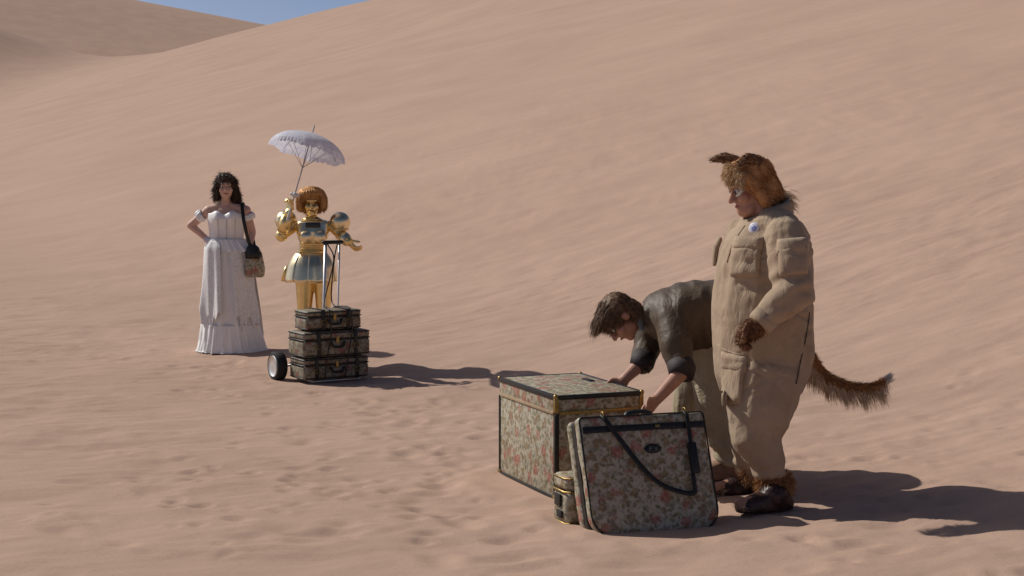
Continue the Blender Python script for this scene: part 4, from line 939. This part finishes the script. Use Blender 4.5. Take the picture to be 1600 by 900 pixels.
    for sx in (-1, 1): e((sx*.104, -.005, .018), (.038, .064, .080)); e((sx*.104, .0, -.025), (.036, .052, .042))
    hr = skin('hair', Hs, M_COP, o, .007, 4, lambda P, N: .004*np.sin(np.arctan2(P[:, 1]-hc[1]-.03, P[:, 0]-hc[0])*34))
    P, N = sample(hr, 2600); strands('curls', P, N*.12+V(0, 0, -.8)+RNG.normal(0, .2, P.shape), .02, .0030, M_COP, hr, droop=.3, curl=.4)
    # parasol
    tip, grip = W(491.5, 196, -.05), W(455.5, 322, -.20)
    pr = thing('parasol', tuple(grip), 'white lace parasol tilted above the gold robot', 'parasol')
    ax = unit(tip-grip); L = np.linalg.norm(tip-grip)
    e1 = unit(np.cross(ax, V(0, 1, 0))); e2 = np.cross(ax, e1)
    part('shaft', Soup().tube([grip-ax*.10, tip], .0055, 8), pmat('grey_shaft', (.30, .29, .30), (.42, .40, .42), 40, .5), pr)
    part('grip', Soup().cap(grip-ax*.12, grip+ax*.02, .011), M_EYEW, pr)
    part('bow', Soup().ell(grip+ax*.095, (.022, .02, .024)).ell(grip+ax*.10+e1*.02, (.022, .012, .016)).ell(grip+ax*.10-e1*.02, (.022, .012, .016)), M_EYEW, pr)
    apex = tip-ax*.075; RAD, SAG, NR = .318, .135, 8
    m, n, b = newmat('lace_canopy'); tc = node(n, 'ShaderNodeTexCoord')
    vo = node(n, 'ShaderNodeTexVoronoi', Scale=48.0, feature='DISTANCE_TO_EDGE'); link(n, tc.outputs['Object'], vo.inputs['Vector'])
    ns = node(n, 'ShaderNodeTexNoise', Scale=22.0, Detail=4.0); link(n, tc.outputs['Object'], ns.inputs['Vector'])
    r1 = ramp(n, ns.outputs[0], [(.35, (.66, .68, .80)), (.6, (.80, .82, .90))]); link(n, r1.outputs[0], b.inputs['Base Color'])
    ad = node(n, 'ShaderNodeMath', operation='MULTIPLY'); link(n, vo.outputs[0], ad.inputs[0]); link(n, ns.outputs[0], ad.inputs[1])
    r2 = ramp(n, ad.outputs[0], [(.13, (1, 1, 1)), (.20, (.35, .35, .35))]); link(n, r2.outputs[0], b.inputs['Alpha'])
    b.inputs['Roughness'].default_value = .8
    tr = node(n, 'ShaderNodeBsdfTranslucent'); link(n, r1.outputs[0], tr.inputs[0])
    mixs = node(n, 'ShaderNodeMixShader'); mixs.inputs[0].default_value = .35; outn = n.nodes['Material Output']
    tb = node(n, 'ShaderNodeBsdfTransparent'); mixt = node(n, 'ShaderNodeMixShader'); link(n, r2.outputs[0], mixt.inputs[0]); link(n, tb.outputs[0], mixt.inputs[1])
    link(n, b.outputs[0], mixs.inputs[1]); link(n, tr.outputs[0], mixs.inputs[2]); link(n, mixs.outputs[0], mixt.inputs[2]); link(n, mixt.outputs[0], outn.inputs[0])
    b.inputs['Alpha'].default_value = 1
    for l in list(n.links):
        if l.to_socket == b.inputs['Alpha']: n.links.remove(l)
    can = None
    def dome(t, a, gore=True):
        f_ = (a*NR/(2*math.pi)) % 1; sc = math.sin(f_*math.pi) if gore else 0
        rr = RAD*math.sin(t*1.25)/math.sin(1.25)*(1-.05*sc*t); dz = SAG*(1-math.cos(t*1.25))/(1-math.cos(1.25))*(1-.10*sc*t)
        return apex-ax*dz+(e1*math.cos(a)+e2*math.sin(a))*rr
    R = [[dome(t, a) for a in np.linspace(0, 2*math.pi, 96, endpoint=False)] for t in np.linspace(.03, 1, 16)]
    can = part('canopy', Soup().rings(R, cap=False), m, pr)
    R = []
    for t in np.linspace(0, 1, 4):
        R.append([dome(1, a)+(dome(1, a)-dome(.9, a))*t*.55-ax*.022*t*(1+.5*abs(math.sin(a*20)))+(e1*math.cos(a)+e2*math.sin(a))*.006*math.sin(a*60)*t for a in np.linspace(0, 2*math.pi, 240, endpoint=False)])
    part('ruffle', Soup().rings(R, cap=False), m, can)
    part('top_ruffle', Soup().rings([[apex+ax*(.012-.02*t)+(e1*math.cos(a)+e2*math.sin(a))*(.008+.045*t)*(1+.15*math.sin(9*a)) for a in np.linspace(0, 2*math.pi, 60, endpoint=False)] for t in np.linspace(0, 1, 5)], cap=False), m, can)
    for k in range(NR):
        a = 2*math.pi*k/NR; part('rib', Soup().tube([dome(t, a, False)-ax*.004 for t in np.linspace(.05, 1, 10)], .0022, 5), MATS['grey_shaft'], pr)
        part('stretcher', Soup().tube([apex-ax*.30, dome(.6, a, False)-ax*.005], .0018, 5), MATS['grey_shaft'], pr)
build_robot()
